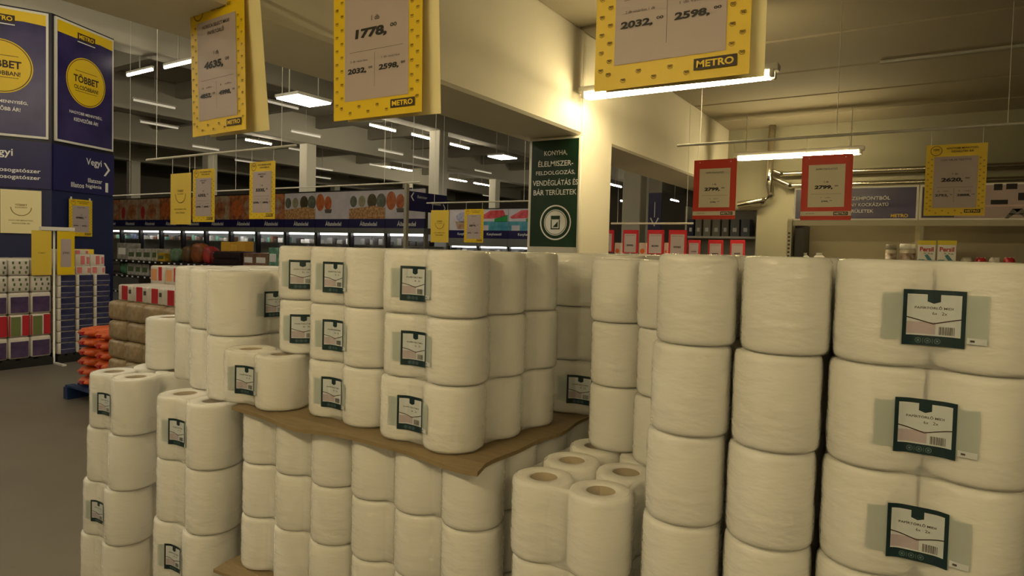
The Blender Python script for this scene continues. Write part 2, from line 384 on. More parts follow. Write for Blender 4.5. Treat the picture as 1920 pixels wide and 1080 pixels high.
def label_meshes(nx, D, H, cx, ang):
    key = ('label', nx, D, H, cx, ang, DEEP[0])
    if key in MESH: return MESH[key]
    R = D/2+0.0015; k = H/0.2 if H < 0.22 else 1.0; zc = H*0.485
    def put(s, z, off):
        off += 0.0024; s *= 0.96; z *= 0.96
        if nx == 1:
            a = ang + s/R; return (math.sin(a)*(R+off), -math.cos(a)*(R+off), zc+z)
        x = cx+s; return (x, -depth(x, nx, D, R)-off, zc+z)
    def grid(x0, z0, x1, z1, off, m, top=None, bot=None):
        st = 0.003; vs, fs = [], []
        xs = [x0]+[q*st for q in range(int(math.floor(x0/st))+1, int(math.ceil(x1/st)))]+[x1]; n = len(xs)-1
        for x in xs:
            for z in (z0, z1): vs.append(put(x, z, off))
        for i in range(n): fs.append((2*i, 2*i+2, 2*i+3, 2*i+1))
        return mesh('label_piece', vs, fs, m, True)
    def merge(parts, m):
        vs, fs = [], []
        for me in parts:
            b = len(vs); vs += [v.co.copy() for v in me.vertices]; fs += [tuple(i+b for i in p.vertices) for p in me.polygons]
            bpy.data.meshes.remove(me)
        return mesh('label_piece', vs, fs, m)
    def word(s, x, z, width, height, off, m, bold=0.0):
        V, P, w0, h0 = text_geo(s, bold)
        return mesh('lettering', [put(x+a*width/w0, z+b*height/h0, off) for a, b in V], P, m)
    def poly(pts, off, m):
        return mesh('label_piece', [put(x, z, off) for x, z in pts], [tuple(range(len(pts)))], m)
    out = {}
    out['label'] = grid(-0.088, -0.047, 0.088, 0.047, 0.0012, BAND)
    sub = []
    sub.append(('label_frame', grid(-0.052, -0.057, 0.052, 0.054, 0.0022, TEAL)))
    sub.append(('label_panel', grid(-0.045, -0.037, 0.045, 0.045, 0.0030, PANEL)))
    sub.append(('label_tint', grid(-0.045, -0.034, 0.004, -0.010, 0.0034, PINK)))
    sub.append(('logo_tab', merge([grid(-0.011, 0.031, 0.011, 0.052, 0.0036, TEAL), poly([(-0.011, 0.031), (0, 0.027), (0.011, 0.031)], 0.0036, TEAL)], TEAL)))
    sub.append(('lettering', word('PAPÍRTÖRLŐ MIDI', 0, 0.019, 0.064, 0.0062, 0.0036, DARKPRINT, 0.01)))
    sub.append(('lettering', word('6x', 0.002, 0.008, 0.008, 0.006, 0.0036, DARKPRINT)))
    sub.append(('lettering', word('2x', 0.018, 0.008, 0.009, 0.006, 0.0036, DARKPRINT)))
    chev = []
    n = 10
    vs, fs = [], []
    for i in range(n+1):
        x = -0.045+0.09*i/n; z = -0.013+0.012*abs(x)/0.045
        vs += [put(x, z-0.0011, 0.0038), put(x, z+0.0011, 0.0038)]
    for i in range(n): fs.append((2*i, 2*i+2, 2*i+3, 2*i+1))
    sub.append(('chevron_line', mesh('label_piece', vs, fs, BROWN)))
    rb = random.Random(3); x = 0.010; bars = []
    while x < 0.036:
        wd = rb.choice((0.0008, 0.0014)); bars.append(grid(x, -0.034, x+wd, -0.018, 0.0036, DARKPRINT)); x += wd+rb.choice((0.0009, 0.0016))
    sub.append(('barcode', merge(bars, DARKPRINT)))
    ic = []
    for i in range(3):
        x0 = -0.024+i*0.016
        for (cx_, cz_, r) in ((x0, -0.047, 0.0055),):
            for q in ring(cx_, cz_, r-0.0012, r, 14): ic.append(poly(q, 0.0032, PANEL))
        ic.append(poly(rect(x0-0.002, -0.049, x0+0.002, -0.045), 0.0032, PANEL))
        if i < 2: ic.append(poly(rect(x0+0.0075, -0.052, x0+0.0083, -0.042), 0.0032, PANEL))
    sub.append(('icon_row', merge(ic, ICON)))
    sub.append(('lot_mark', grid(0.055, -0.046, 0.086, -0.034, 0.0030, PANEL)))
    sub.append(('lot_print', grid(0.060, -0.042, 0.067, -0.038, 0.0036, DARKPRINT)))
    out['sub'] = sub
    MESH[key] = out; return out
PACKN = [0]
def pack(nx, ny, D, H, xr, d, z, label, rz=0.0, lab=True, cx=None, ang=0.0, group=None):
    """origin: base centre of the roll nearest the corner; rolls run along -x and +y"""
    loc = Vector((xr, d, HC+z-H))
    t = thing('paper_roll_pack', label, 'paper pack', loc, rz, group)
    rm = roll_me(D, H)
    for i in range(nx):
        for j in range(ny):
            link('paper_roll', rm, t, (-i*D, j*D, 0), (0, 0, random.uniform(0, 6)))
    link('film_wrap', film_me(nx, ny, D, H), t)
    if lab:
        L = label_meshes(nx, D, H, (-D/2-(0.009 if DEEP[0] < 0.78 else 0.0)) if cx is None else cx, ang)
        lo = link('label', L['label'], t); lo['label'] = 'pale blue band with dark teal framed label'
        for nm, me in L['sub']:
            so = link(nm, me, lo)
            if nm in ('barcode', 'icon_row'): so['kind'] = 'stuff'
    return t
ORD = ['topmost', 'second from top', 'third from top', 'fourth from top', 'fifth from top', 'sixth from top', 'seventh from top', 'lowest']
def tower(n, nx, ny, D, H, xr, d, ztop, desc, lab=None, rz=0.0, step=(0, 0), cx=None, ang=0.0, jit=0.004, head='white paper roll pack', grp=None, from_top=0, total=None):
    """n packs on top of one another; lab: set of layers (0 = top) whose label shows; step: metres the next layer down is shifted (right, ahead)"""
    for k in range(n):
        jx, jy = random.uniform(-jit, jit), random.uniform(-jit, jit)
        L = lab is not None and k in lab
        kk = k+from_top
        nm = ORD[min(kk, 7)] if not (total and kk == total-1 and kk > 1) else 'lowest'
        pack(nx, ny, D, H, xr+step[0]*k+jx, d+step[1]*k+jy, ztop-k*H, f"{head}, {nm} {desc}",
             rz+random.uniform(-0.005, 0.005), L, cx, ang, grp)
def pallet(x0, x1, y0, y1, z0, h, label, m=None, name='pallet'):
    m = m or WOOD
    t = thing(name, label, 'pallet', ((x0+x1)/2, (y0+y1)/2, z0))
    W, L = x1-x0, y1-y0
    n = 7
    for i in range(n):
        y = -L/2+(i+0.5)*L/n
        link('deck_board', box_me(W, L/n*0.72, 0.02, m), t, (0, y, h-0.01))
    for i in range(3): link('stringer', box_me(0.09, L, h-0.042, m), t, (-W/2+0.045+(W-0.09)*i/2, 0, 0.022+(h-0.042)/2))
    for i in range(3): link('bottom_board', box_me(0.10, L, 0.022, m), t, (-W/2+0.05+(W-0.10)*i/2, 0, 0.011))
    return t
def card_sheet(x0, x1, y0, y1, z, label, th=0.012, wav=0.006):
    """rough cardboard layer sheet with a wavy rim"""
    nx, ny = 30, 24; rnd = random.Random(int(z*1000))
    vs, fs = [], []
    ph = [rnd.uniform(0, 6) for _ in range(6)]
    for lay in (0, 1):
        for j in range(ny+1):
            for i in range(nx+1):
                u, v = i/nx, j/ny
                ex = 0.010*math.sin(9*v+ph[0])+0.006*math.sin(23*v+ph[1]); ey = 0.010*math.sin(8*u+ph[2])+0.006*math.sin(21*u+ph[3])
                x = x0+(x1-x0)*u+(ex if i in (0, nx) else 0); y = y0+(y1-y0)*v+(ey if j in (0, ny) else 0)
                rim = max(0, 1-v*(y1-y0)/0.042)
                dz = -rim*(0.008+0.006*math.sin(11*u+7*v+ph[4])) 
                vs.append((x, y, z+(0 if lay else -th)+dz))
    N = (nx+1)*(ny+1)
    for j in range(ny):
        for i in range(nx):
            a = j*(nx+1)+i; q = (a, a+1, a+nx+2, a+nx+1)
            fs.append(tuple(reversed(q))); fs.append(tuple(N+k for k in q))
    rimv = [i for i in range(nx+1)] + [j*(nx+1)+nx for j in range(1, ny+1)] + [ny*(nx+1)+i for i in range(nx-1, -1, -1)] + [j*(nx+1) for j in range(ny-1, 0, -1)]
    for a, b in zip(rimv, rimv[1:]+rimv[:1]): fs.append((a, b, N+b, N+a))
    o = link('cardboard_sheet', mesh('cardboard_sheet', vs, fs, CARD)); return tag(o, label, 'cardboard')

# --- right-hand block: labelled tower, two plain columns, open-topped pack (all stand in one row along the grid)
SINGLE = 'narrow white paper roll pack'; ONE = 'single wrapped paper roll'
SR = (-0.006, 0.0)
tower(8, 2, 3, 0.175, 0.21, 0.118, 1.532, -0.002, 'in the tower with big teal labels', {0, 1, 2, 3}, step=SR, total=8)
tower(8, 1, 3, 0.182, 0.21, -0.246, 1.524, -0.002, 'in the plain column touching the teal-label tower', step=SR, head=SINGLE, total=8)
tower(8, 1, 3, 0.182, 0.21, -0.441, 1.528, -0.002, 'in the plain column beside the open-holed pack', step=SR, head=SINGLE, total=8)
tower(3, 1, 1, 0.166, 0.2, -0.622, 1.843, -0.022, 'in the half-hidden column behind the open-holed pack', head=ONE, total=3)
tower(3, 1, 1, 0.182, 0.2, -0.796, 1.912, -0.022, 'in the slim free column behind the open-holed pack', head=ONE, jit=0.003, total=3)
tower(5, 2, 3, 0.172, 0.212, -0.674, 1.533, -0.622, 'in the short stack showing open round holes', total=5)
pallet(-1.0, 0.22, 1.39, 2.07, 0, 0.118, 'wooden pallet under the tower with big teal labels')
# --- middle block on cardboard layers
DEEP[0] = 0.76
RC = math.radians(-5)
tower(3, 2, 3, 0.19, 0.2, -1.180, 1.560, -0.010, 'in the corner stack on the cardboard sheet', {0, 1, 2}, rz=RC, total=3)
tower(3, 2, 3, 0.19, 0.2, -1.576, 1.596, -0.010, 'in the cardboard stack beside the low end pack', {0, 1, 2}, rz=RC, total=3)
pack(2, 1, 0.19, 0.2, -1.985, 1.552, -0.410, 'low white paper roll pack lying at the left end of the wavy cardboard')
tower(2, 1, 1, 0.19, 0.2, -1.966, 1.640, -0.010, 'standing on the low pack at the cardboard end', {0, 1}, head=ONE, ang=0.78)
tower(3, 2, 2, 0.19, 0.2, -0.925, 2.200, -0.010, 'in the stack hidden behind the corner stack', {2}, total=3)
card_sheet(-2.13, -1.0, 1.44, 2.42, HC-0.6105, 'wavy brown cardboard sheet under the upper labelled packs')
card_sheet(-2.20, -1.0, 1.43, 2.42, HC-1.2245, 'brown cardboard sheet low in the middle stack under three plain layers')
DEEP[0] = 0.60
for k in range(3):
    for a in range(2):
        for b in range(2):
            pack(3, 2, 0.19, 0.2, -1.105-a*0.584+random.uniform(-.004, .004), 1.565+b*0.40+random.uniform(-.003, .003), -0.6245-0.2*k,
                 f"plain paper roll pack, {('first', 'second', 'third')[k]} layer under wavy cardboard, {('front', 'rear')[b]}, {('beside open-holed pack', 'beside large-roll stack')[a]}", lab=False, rz=0.0)
for k in range(2):
    for a in range(2):
        for b in range(2):
            pack(3, 2, 0.19, 0.2, -1.105-a*0.584, 1.565+b*0.40, -1.2385-0.2*k,
                 f"plain paper roll pack, {('upper', 'lower')[k]} layer under low cardboard, {('front', 'rear')[b]}, {('beside open-holed pack', 'beside large-roll stack')[a]}", lab=False)
pallet(-2.2, -1.006, 1.42, 2.26, 0, HC-1.6385, 'wooden pallet under the middle stack with cardboard sheets')
DEEP[0] = 0.77
# --- larger rolls: stack left of the middle block
tower(2, 2, 3, 0.246, 0.262, -2.313, 1.882, -0.12, 'turned askew on the large-roll stack', {0}, rz=math.radians(73.7), head='large white paper roll pack')
tower(4, 2, 3, 0.210, 0.262, -2.388, 1.545, -0.12-2*0.262, 'in the large-roll stack left of the cardboard', {0, 2}, step=(-0.012, 0), head='large white paper roll pack', from_top=2, total=6)
pallet(-2.86, -2.26, 1.42, 2.22, 0, HC-0.12-6*0.262, 'wooden pallet under the large-roll stack')
# --- larger rolls: low stack by the aisle
tower(4, 2, 3, 0.206, 0.268, -3.167, 1.625, -0.66, 'in the low aisle-side stack', {0, 2}, step=(-0.022, 0.0), head='large white paper roll pack', total=4)
pack(1, 1, 0.232, 0.262, -3.27, 1.86, -0.66+0.262, 'bright loose wrapped paper roll standing on the low aisle-side stack', lab=False)
pallet(-3.58, -3.03, 1.45, 2.21, 0, HC-0.66-4*0.268, 'wooden pallet under the low aisle-side stack')
# ---------------------------------------------------------------- hanging price posters
def sheet_me(w, h, m, curl=0.0, th=0.0015):
    key = ('sheet', w, h, m.name, curl)
    if key in MESH: return MESH[key]
    n = 8; vs, fs = [], []
    for lay in (0, 1):
        for j in range(n+1):
            f = j/n
            for i in (0, 1): vs.append(((i-0.5)*w, curl*f*f + lay*th, -h*f))
    N = 2*(n+1)
    for j in range(n):
        a = 2*j; fs.append((a, a+2, a+3, a+1)); fs.append((N+a, N+a+1, N+a+3, N+a+2))
        fs.append((a, N+a, N+a+2, a+2)); fs.append((a+1, a+3, N+a+3, N+a+1))
    fs.append((0, 1, N+1, N)); e = 2*n; fs.append((e, N+e, N+e+1, e+1))
    MESH[key] = mesh('sheet', vs, fs, m, False); return MESH[key]
def metro_plate(t, x, z, w, y=-0.003, plate=BROWN, ink=YEL):
    h = w*0.27
    pl = link('brand_plate', flat_me([rect(-w/2, -h/2, w/2, h/2)], plate), t, (x, y, z))
    txt('lettering', 'METRO', 0, 0, ink, pl, width=w*0.86, height=h*0.62, bold=0.03, y=-0.001)
def price_poster(style, w, h, loc, label, price, subs=(), product=('',), head=True, rot=0.0, back=None, tilt=0.0, strings=0.0, group=None, wide_sub=False):
    """origin: top centre of the front sheet, front faces -y"""
    t = thing('price_poster', label, 'poster', loc, 0, group, rot=(tilt, 0, rot))
    yel = style == 'yellow'
    link('sheet', sheet_me(w, h, YEL if yel else RED), t)
    def T(s, x, z, W, m=BLACK, H=None, bold=0.012): txt('lettering', s, x*w, -z*h, m, t, width=W*w, height=H*h if H else None, bold=bold, y=-0.0035)
    if yel:
        link('price_panel', flat_me([rect(-0.36*w, -0.89*h, 0.36*w, -0.17*h)], LILAC), t, (0, -0.002, 0))
        bd = link('badge', flat_me(ring(0, 0, 0.088*w, 0.10*w, 24)+[rect(-0.05*w, 0.0, 0.05*w, 0.006*w)], OCHRE), t, (-0.33*w, -0.002, -0.085*h))
        txt('lettering', 'TÖBBET', 0, 0.03*w, BROWN, bd, width=0.12*w, bold=0.02, y=-0.001)
        if head:
            T('NAGYOBB MENNYISÉG,', 0.10, 0.055, 0.52, BROWN); T('KEDVEZŐBB ÁR!', 0.10, 0.098, 0.36, BROWN)
        pat = []; rb = random.Random(5)
        for k in range(9):
            for sx in (-1, 1):
                for row in (0, 1):
                    x = sx*w*(0.395+0.06*row); z = -h*(0.20+0.083*k+0.04*row); r = 0.020*w
                    pat += ring(x, z, r*0.86, r, 10)[5:10] + [rect(x-r*0.8, z, x+r*0.8, z+r*0.35), rect(x-r*0.5, z-r*0.4, x+r*0.5, z-r*0.1)]
        for k in range(6):
            x = -0.40*w+k*0.105*w; z = -h*(0.925+0.035*(k % 2)); r = 0.020*w
            pat += ring(x, z, r*0.86, r, 10)[5:10] + [rect(x-r*0.8, z, x+r*0.8, z+r*0.35), rect(x-r*0.5, z-r*0.4, x+r*0.5, z-r*0.1)]
        link('badge_pattern', flat_me(pat, OCHRE), t, (0, -0.002, 0))['kind'] = 'stuff'
        metro_plate(t, 0.30*w, -0.935*h, 0.26*w)
    else:
        link('price_panel', flat_me([rect(-0.36*w, -0.80*h, 0.36*w, -0.15*h)], PCREAM), t, (0, -0.002, 0))
        link('bottom_strip', flat_me([rect(-0.5*w, -0.935*h, 0.5*w, -0.865*h)], PCREAM), t, (0, -0.002, 0))
        link('rivets', flat_me([disc(-0.36*w, -0.045*h, 0.012*w, 8), disc(0.36*w, -0.045*h, 0.012*w, 8)], WHITE), t, (0, -0.002, 0))
        T('www.', -0.30, 0.90, 0.2, OCHRE, 0.012); metro_plate(t, 0.30*w, -0.90*h, 0.28*w, ink=PCREAM)
    for i, s in enumerate(product):
        if s: T(s, 0, 0.215+0.045*i, min(0.5, 0.03*len(s)), DARKPRINT)
    c = 0.50
    T('1 db', 0, c-0.085, 0.09, DARKPRINT)
    txt('lettering', price+',', -0.05*w, -c*h, BLACK, t, width=0.36*w, height=0.066*h, bold=0.05, y=-0.0035, slant=0.12); T('00', 0.20, c-0.022, 0.07, BLACK, 0.022, 0.02)
    link('divider', flat_me([rect(-0.30*w, -0.60*h-0.0006, 0.30*w, -0.60*h+0.0006)], DARKPRINT), t, (0, -0.0025, 0))
    n = len(subs)
    for i, (cap, s) in enumerate(subs):
        x = 0 if n == 1 else (-0.19 if i == 0 else 0.17)
        T(cap, x, 0.655, 0.20, DARKPRINT, 0.012, 0.0)
        txt('lettering', s+',', (x-0.02)*w, -0.715*h, BLACK, t, width=(0.22 if n > 1 else 0.14)*w, height=(0.038 if n > 1 else 0.026)*h, bold=0.045, y=-0.0035, slant=0.1); T('00', x+(0.135 if n > 1 else 0.10), 0.703, 0.045, BLACK, 0.013, 0.02)
    if n > 1: link('divider', flat_me([rect(-0.0006, -0.82*h, 0.0006, -0.62*h)], DARKPRINT), t, (-0.01*w, -0.0025, 0))
    if back is not None:
        dx, splay = back
        b = link('back_sheet', sheet_me(w, h, CREAM), t, (dx, 0.012, -0.002), (splay, 0, 0.05)); b['label'] = 'cream back sheet hanging apart'
    for s in (-1, 1):
        if strings: link('string', tube_me([(s*w*0.42, 0.002, -0.012), (s*w*0.42, 0.002, strings)], 0.0015, FRAME, 5), t)
        else: link('clip', box_me(0.02, 0.016, 0.05, FRAME), t, (s*w*0.40, 0.006, 0.008))
    return t
S2 = (('2 db vásárlása', '2032'), ('1 db vásárlása', '2598'))
w2, h2 = 0.42, 0.594
ZT = Z(1.062)
def hang(px, py, Y): v = at_Y(px, py, Y); return v.x
YS = 1.66
price_poster('yellow', w2, h2, (hang(1250, 150, YS), YS, ZT-0.02), 'big yellow price poster cut off above its 2032 and 2598 prices beside the lit lamp', '1778', (('2 db vásárlása 1 db', '2032'), ('1 db vásárlása', '2598')), ('PAPÍRTÖRLŐ MIDI',), rot=0.0, back=(0.03, 0.02))
price_poster('yellow', w2, h2, (hang(700, 217, YS), YS, ZT-0.012), 'big yellow price poster reading 1778 above the corner stack', '1778', S2, ('PAPÍRTÖRLŐ MIDI',), rot=0.02, back=(0.045, 0.045), tilt=0.02)
price_poster('yellow', w2, h2, (hang(402, 246, YS), YS, ZT), 'twisted yellow price poster reading 4635 above the aisle-side stacks', '4635', (('2 db', '4852'), ('1 db', '4998')), ('HORECA SELECT MAXI', 'PAPÍRTÖRLŐ'), rot=-0.05, back=(0.07, 0.07), tilt=0.03)
for o in list(bpy.data.objects):
    if o.get('label') in ('white rod holding the big yellow posters', 'white rod holding the twisted yellow 4635 poster'): o.location.y = YS+0.005
w3, h3 = 0.297, 0.42
def hang_px(style, x0, x1, ytop, Y, label, price, **k):
    v = at_Y((x0+x1)/2, ytop, Y); rodz = k.pop('rodz')
    return price_poster(style, w3, h3, (v.x, Y, v.z), label, price, strings=max(0.02, rodz-v.z), **k)
zr = at_Y(1590, 252, 4.58).z
hang_px('red', 1302, 1381, 299, 4.58, 'red price poster reading 2799 beside the white pillar, dark print', '2799', subs=(('1 db', '2799'),), product=('PAPÍRTÖRÖLKÖZŐ',), rodz=zr)
hang_px('red', 1503, 1600, 290, 4.58, 'red price poster reading 2799 in front of the navy shelf banner', '2799', subs=(('1 db', '2799'),), product=('PAPÍRTÖRÖLKÖZŐ',), rodz=zr, tilt=0.03)
hang_px('yellow', 1736, 1852, 270, 4.58, 'yellow price poster reading 2620 above the detergent shelf', '2620', subs=(('2 db', '2752'), ('1 db', '2888')), product=('CLIN ABLAKTISZTÍTÓ',), rodz=zr, tilt=0.0)
za = at_Y(412, 286, 3.0).z
hang_px('yellow', 362, 402, 317, 3.0, 'narrow yellow price poster beside the plain poster back', '6353', subs=(('2 db', '6590'), ('1 db', '6890')), product=('PAPÍRTÖRLŐ', 'MAXI'), rodz=za)
hang_px('yellow', 470, 514, 303, 3.0, 'narrow yellow price poster in front of the nut banner', '5335', subs=(('2 db', '5590'), ('1 db', '5890')), product=('PAPÍRTÖRLŐ', 'MIDI'), rodz=za)
zc = at_Y(900, 378, 6.55).z
hang_px('yellow', 871, 907, 392, 6.55, 'yellow price poster in front of the kitchen textile banner', '3879', subs=(('2 db', '4090'), ('1 db', '4290')), product=('KÉZTÖRLŐ',), rodz=zc)
def back_poster(loc, label, w=w3, h=h3, m=YEL2, strings=0.1, rot=0.0):
    t = thing('promo_poster', label, 'poster', loc, rot)
    link('sheet', sheet_me(w, h, m), t)
    link('badge', flat_me(ring(0, 0, 0.24*w, 0.26*w, 28)[14:], OCHRE), t, (0, -0.002, -0.40*h))
    for i, (s, W) in enumerate((('TÖBBET', 0.30), ('OLCSÓBBAN!', 0.30))): txt('lettering', s, 0, -h*(0.34+0.06*i), OCHRE, t, width=W*w, bold=0.01)
    for i, (s, W) in enumerate((('NAGYOBB MENNYISÉG,', 0.60), ('KEDVEZŐBB ÁR!', 0.44))): txt('lettering', s, 0, -h*(0.70+0.065*i), OCHRE, t, width=W*w, bold=0.005)
    if strings:
        for s in (-1, 1): link('string', tube_me([(s*w*0.42, 0.002, -0.012), (s*w*0.42, 0.002, strings)], 0.0015, FRAME, 5), t)
    return t
v = at_Y(339, 325, 3.0); back_poster((v.x, 3.0, v.z), 'pale yellow promo poster hanging beside the narrow price poster', strings=za-v.z)
v = at_Y(825, 394, 6.55); back_poster((v.x, 6.55, v.z), 'pale yellow promo poster hanging beside the blue arrow sign', strings=zc-v.z)
# ---- green department sign on the white pillar
P = at_Y(1041, 258, CY0-0.03)
A = at_Y(996, 262, CY0-0.03); B = at_Y(1090, 250, CY0-0.03); gw = B.x-A.x; gh = A.z-at_Y(988, 473, CY0-0.03).z
t = thing('department_sign', 'tall dark green kitchen area sign on the white pillar', 'sign', ((A.x+B.x)/2, CY0-0.035, A.z))
link('frame', box_me(gw, 0.03, gh, FRAME, 0.004), t, (0, 0.015, -gh/2))
link('face', flat_me([rect(-gw/2+0.016, -gh+0.055, gw/2-0.016, -0.018)], GREEN), t, (0, -0.002, 0))
for i, (s, W) in enumerate((('KONYHA,', 0.46), ('ÉLELMISZER-', 0.70), ('FELDOLGOZÁS,', 0.78), ('VENDÉGLÁTÁS ÉS', 0.90), ('BÁR TERÜLETEK', 0.86))):
    txt('lettering', s, 0.02*gw, -gh*(0.135+0.083*i), WHITE, t, width=W*gw, height=(0.058 if s[0] in 'ÉVB' else 0.048)*gh, bold=0.012, y=-0.004)
cz = -gh*0.735
link('icon_ring', flat_me(ring(0, 0, 0.285*gw, 0.31*gw, 32), WHITE), t, (0.05*gw, -0.004, cz))
ic = link('icon_disc', flat_me([disc(0, 0, 0.23*gw, 32)], WHITE), t, (0.05*gw, -0.004, cz))
link('icon_line', flat_me(ring(0, 0, 0.205*gw, 0.215*gw, 32), GREEN), ic, (0, -0.001, 0))
link('oven_icon', flat_me([rect(-0.09*gw, 0.055*gw, 0.09*gw, 0.12*gw), rect(-0.09*gw, -0.12*gw, -0.07*gw, 0.05*gw), rect(0.07*gw, -0.12*gw, 0.09*gw, 0.05*gw), rect(-0.07*gw, -0.12*gw, 0.07*gw, -0.10*gw), [(-0.05*gw, -0.08*gw), (0.05*gw, -0.08*gw), (0.05*gw, 0.02*gw)]], GREEN), ic, (0, -0.001, 0))
# ---- blue blade sign with arrows and small hanging arrow sign
PA = at_X(767, 375, -6.6); PB = at_X(838, 382, -6.6)
bl = PB.y-PA.y
t = thing('aisle_sign', 'navy hanging aisle sign with two white arrows', 'sign', (-6.6, (PA.y+PB.y)/2, at_X(800, 380, -6.6).z), math.pi/2)
bh = 0.30
link('board', box_me(bl, 0.03, bh, NAVY), t, (0, 0.015, 0))
def chevron(s, x, z, r, m=WHITE): return flat_me([[(x-s*r, z), (x+s*r*0.4, z+r*1.6), (x+s*r, z+r*1.6), (x-s*r*0.3, z)], [(x-s*r, z), (x-s*r*0.3, z), (x+s*r, z-r*1.6), (x+s*r*0.4, z-r*1.6)]], m)
link('arrow', chevron(1, -bl*0.42, 0.07, 0.04), t, (0, -0.003, 0)); link('arrow', chevron(-1, bl*0.42, -0.06, 0.04), t, (0, -0.003, 0))
txt('lettering', 'Élelmiszer', -bl*0.17, 0.08, WHITE, t, width=bl*0.25, y=-0.003); txt('lettering', 'Állateledel', bl*0.20, 0.0, WHITE, t, width=bl*0.25, y=-0.003)
link('post', box_me(0.06, 0.05, t.location.z+bh/2+0.1, SHELFG), t, (-bl/2-0.04, 0.015, (bh/2+0.1-t.location.z)/2))
for s in (-1, 1): link('wire', tube_me([(s*bl*0.4, 0.015, bh/2-0.01), (s*bl*0.4, 0.015, HCE-t.location.z)], 0.004, FRAME, 5), t)
v = at_Y(1228, 398, 12.0)
t = thing('aisle_sign', 'small navy sign with a downward arrow hanging beyond the pillar', 'sign', (v.x, 12.0, v.z))
link('board', box_me(0.26, 0.03, 0.75, NAVY), t); link('top_panel', box_me(0.26, 0.032, 0.30, SHELFG), t, (0, 0, 0.525))
link('arrow', flat_me([rect(-0.008, -0.1, 0.008, 0.2), [(-0.09, -0.12), (0, -0.28), (0, -0.24), (-0.07, -0.10)], [(0.09, -0.12), (0.07, -0.10), (0, -0.24), (0, -0.28)]], WHITE), t, (0, -0.018, 0))
link('wire', tube_me([(0, 0, 0.67), (0, 0, HCE-v.z)], 0.006, FRAME, 5), t)
# ---- blue promotion kiosk
K = [cw(-8.26, 9.33), cw(-7.2, 10.0), cw(-7.0, 11.22), cw(-8.1, 11.6)]
zk = [0, Z(0.72), Z(1.45), Z(3.47)]
kt = thing('promo_kiosk', 'tall navy promotion kiosk with round yellow badges by the aisle', 'kiosk', (K[1].x, K[1].y, 0))
def prism(name, pts, z0, z1, m):
    n = len(pts); o = kt.location
    vs = [(p.x-o.x, p.y-o.y, z) for z in (z0, z1) for p in pts]
    fs = [tuple(reversed(range(n))), tuple(range(n, 2*n))]+[(i, (i+1) % n, n+(i+1) % n, n+i) for i in range(n)]
    return link(name, mesh(name, vs, fs, m), kt)
prism('base_body', K, 0, zk[1], NAVY2); prism('direction_band', K, zk[1], zk[2], NAVY); prism('upper_body', K, zk[2], zk[3]-0.02, mat('kiosk_dark', (24, 20, 30), 0.4))
def kiosk_panel(A, B, words):
    d = B-A; L = d.length; rz = math.atan2(d.y, d.x); mid = (A+B)/2-Vector((kt.location.x, kt.location.y, 0)); nrm = Vector((math.sin(rz), -math.cos(rz), 0))
    H = zk[3]-zk[2]-0.1
    p = link('poster_panel', box_me(L-0.08, 0.03, H, FRAME), kt, mid+nrm*0.016+Vector((0, 0, zk[2]+0.05+H/2)), (0, 0, rz))
    w, h = L-0.14, H-0.07
    def F_(nm, polys, m, y=-0.017): return link(nm, flat_me(polys, m), p, (0, y, 0))
    F_('poster_sheet', [rect(-w/2, -h/2, w/2, h/2)], VIOLET)
    F_('poster_header', [[(-w/2, h*0.40), (-w*0.2, h*0.40), (w*0.25, h*0.42), (w/2, h*0.41), (w/2, h/2), (-w/2, h/2)]], YEL, -0.019)
    F_('brand_plate', [rect(-w*0.16, h*0.395, w*0.16, h*0.455)], BROWN, -0.020)
    txt('lettering', 'METRO', 0, h*0.425, YEL, p, width=w*0.27, bold=0.03, y=-0.0215)
    F_('brand_line', [rect(-w*0.16, h*0.375, w*0.16, h*0.383)], WHITE, -0.020)
    F_('badge_disc', [disc(0, h*0.04, w*0.36, 40)], YEL, -0.019)
    F_('badge_ring', ring(0, h*0.04, w*0.335, w*0.345, 40)+[rect(-w*0.2, h*0.125, w*0.2, h*0.129), rect(-w*0.2, h*-0.05, w*0.2, h*-0.046)], BROWN, -0.020)
    txt('lettering', 'TÖBBET', 0, h*0.065, BROWN, p, width=w*0.46, height=h*0.075, bold=0.03, y=-0.021)
    txt('lettering', 'OLCSÓBBAN!', 0, h*-0.01, BROWN, p, width=w*0.44, height=h*0.045, bold=0.02, y=-0.021)
    txt('lettering', 'NAGYOBB MENNYISÉG,', 0, -h*0.24, WHITE, p, width=w*0.60, height=h*0.035, bold=0.015, y=-0.019)
    txt('lettering', 'KEDVEZŐBB ÁR!', 0, -h*0.295, WHITE, p, width=w*0.44, height=h*0.040, bold=0.015, y=-0.019)
    # band lettering below
    b = link('direction_sign', box_me(L-0.02, 0.02, zk[2]-zk[1]-0.03, NAVY), kt, mid+nrm*0.012+Vector((0, 0, (zk[1]+zk[2])/2)), (0, 0, rz))
    hb = zk[2]-zk[1]
    for (s, x, z, W, Hh) in words: txt('lettering', s, x*L, z*hb, WHITE, b, width=W*L, height=Hh*hb, bold=0.012, y=-0.012)
    return p, b, L, hb
p1, b1, L1, hb = kiosk_panel(K[1], K[2], [('Vegyi', 0.14, 0.22, 0.26, 0.20), ('Illatszer', 0.16, -0.18, 0.24, 0.10), ('Illatos higiénia', 0.02, -0.32, 0.50, 0.11), ('1', 0.36, -0.30, 0.05, 0.22)])
link('arrow', chevron(-1, 0.36*L1, 0.12*hb, 0.07), b1, (0, -0.013, 0))
kiosk_panel(K[0], K[1], [('Vegyi', -0.02, 0.22, 0.28, 0.20), ('Mosogatószer', 0.16, -0.13, 0.46, 0.11), ('Mosogatószer', 0.16, -0.27, 0.46, 0.11)])
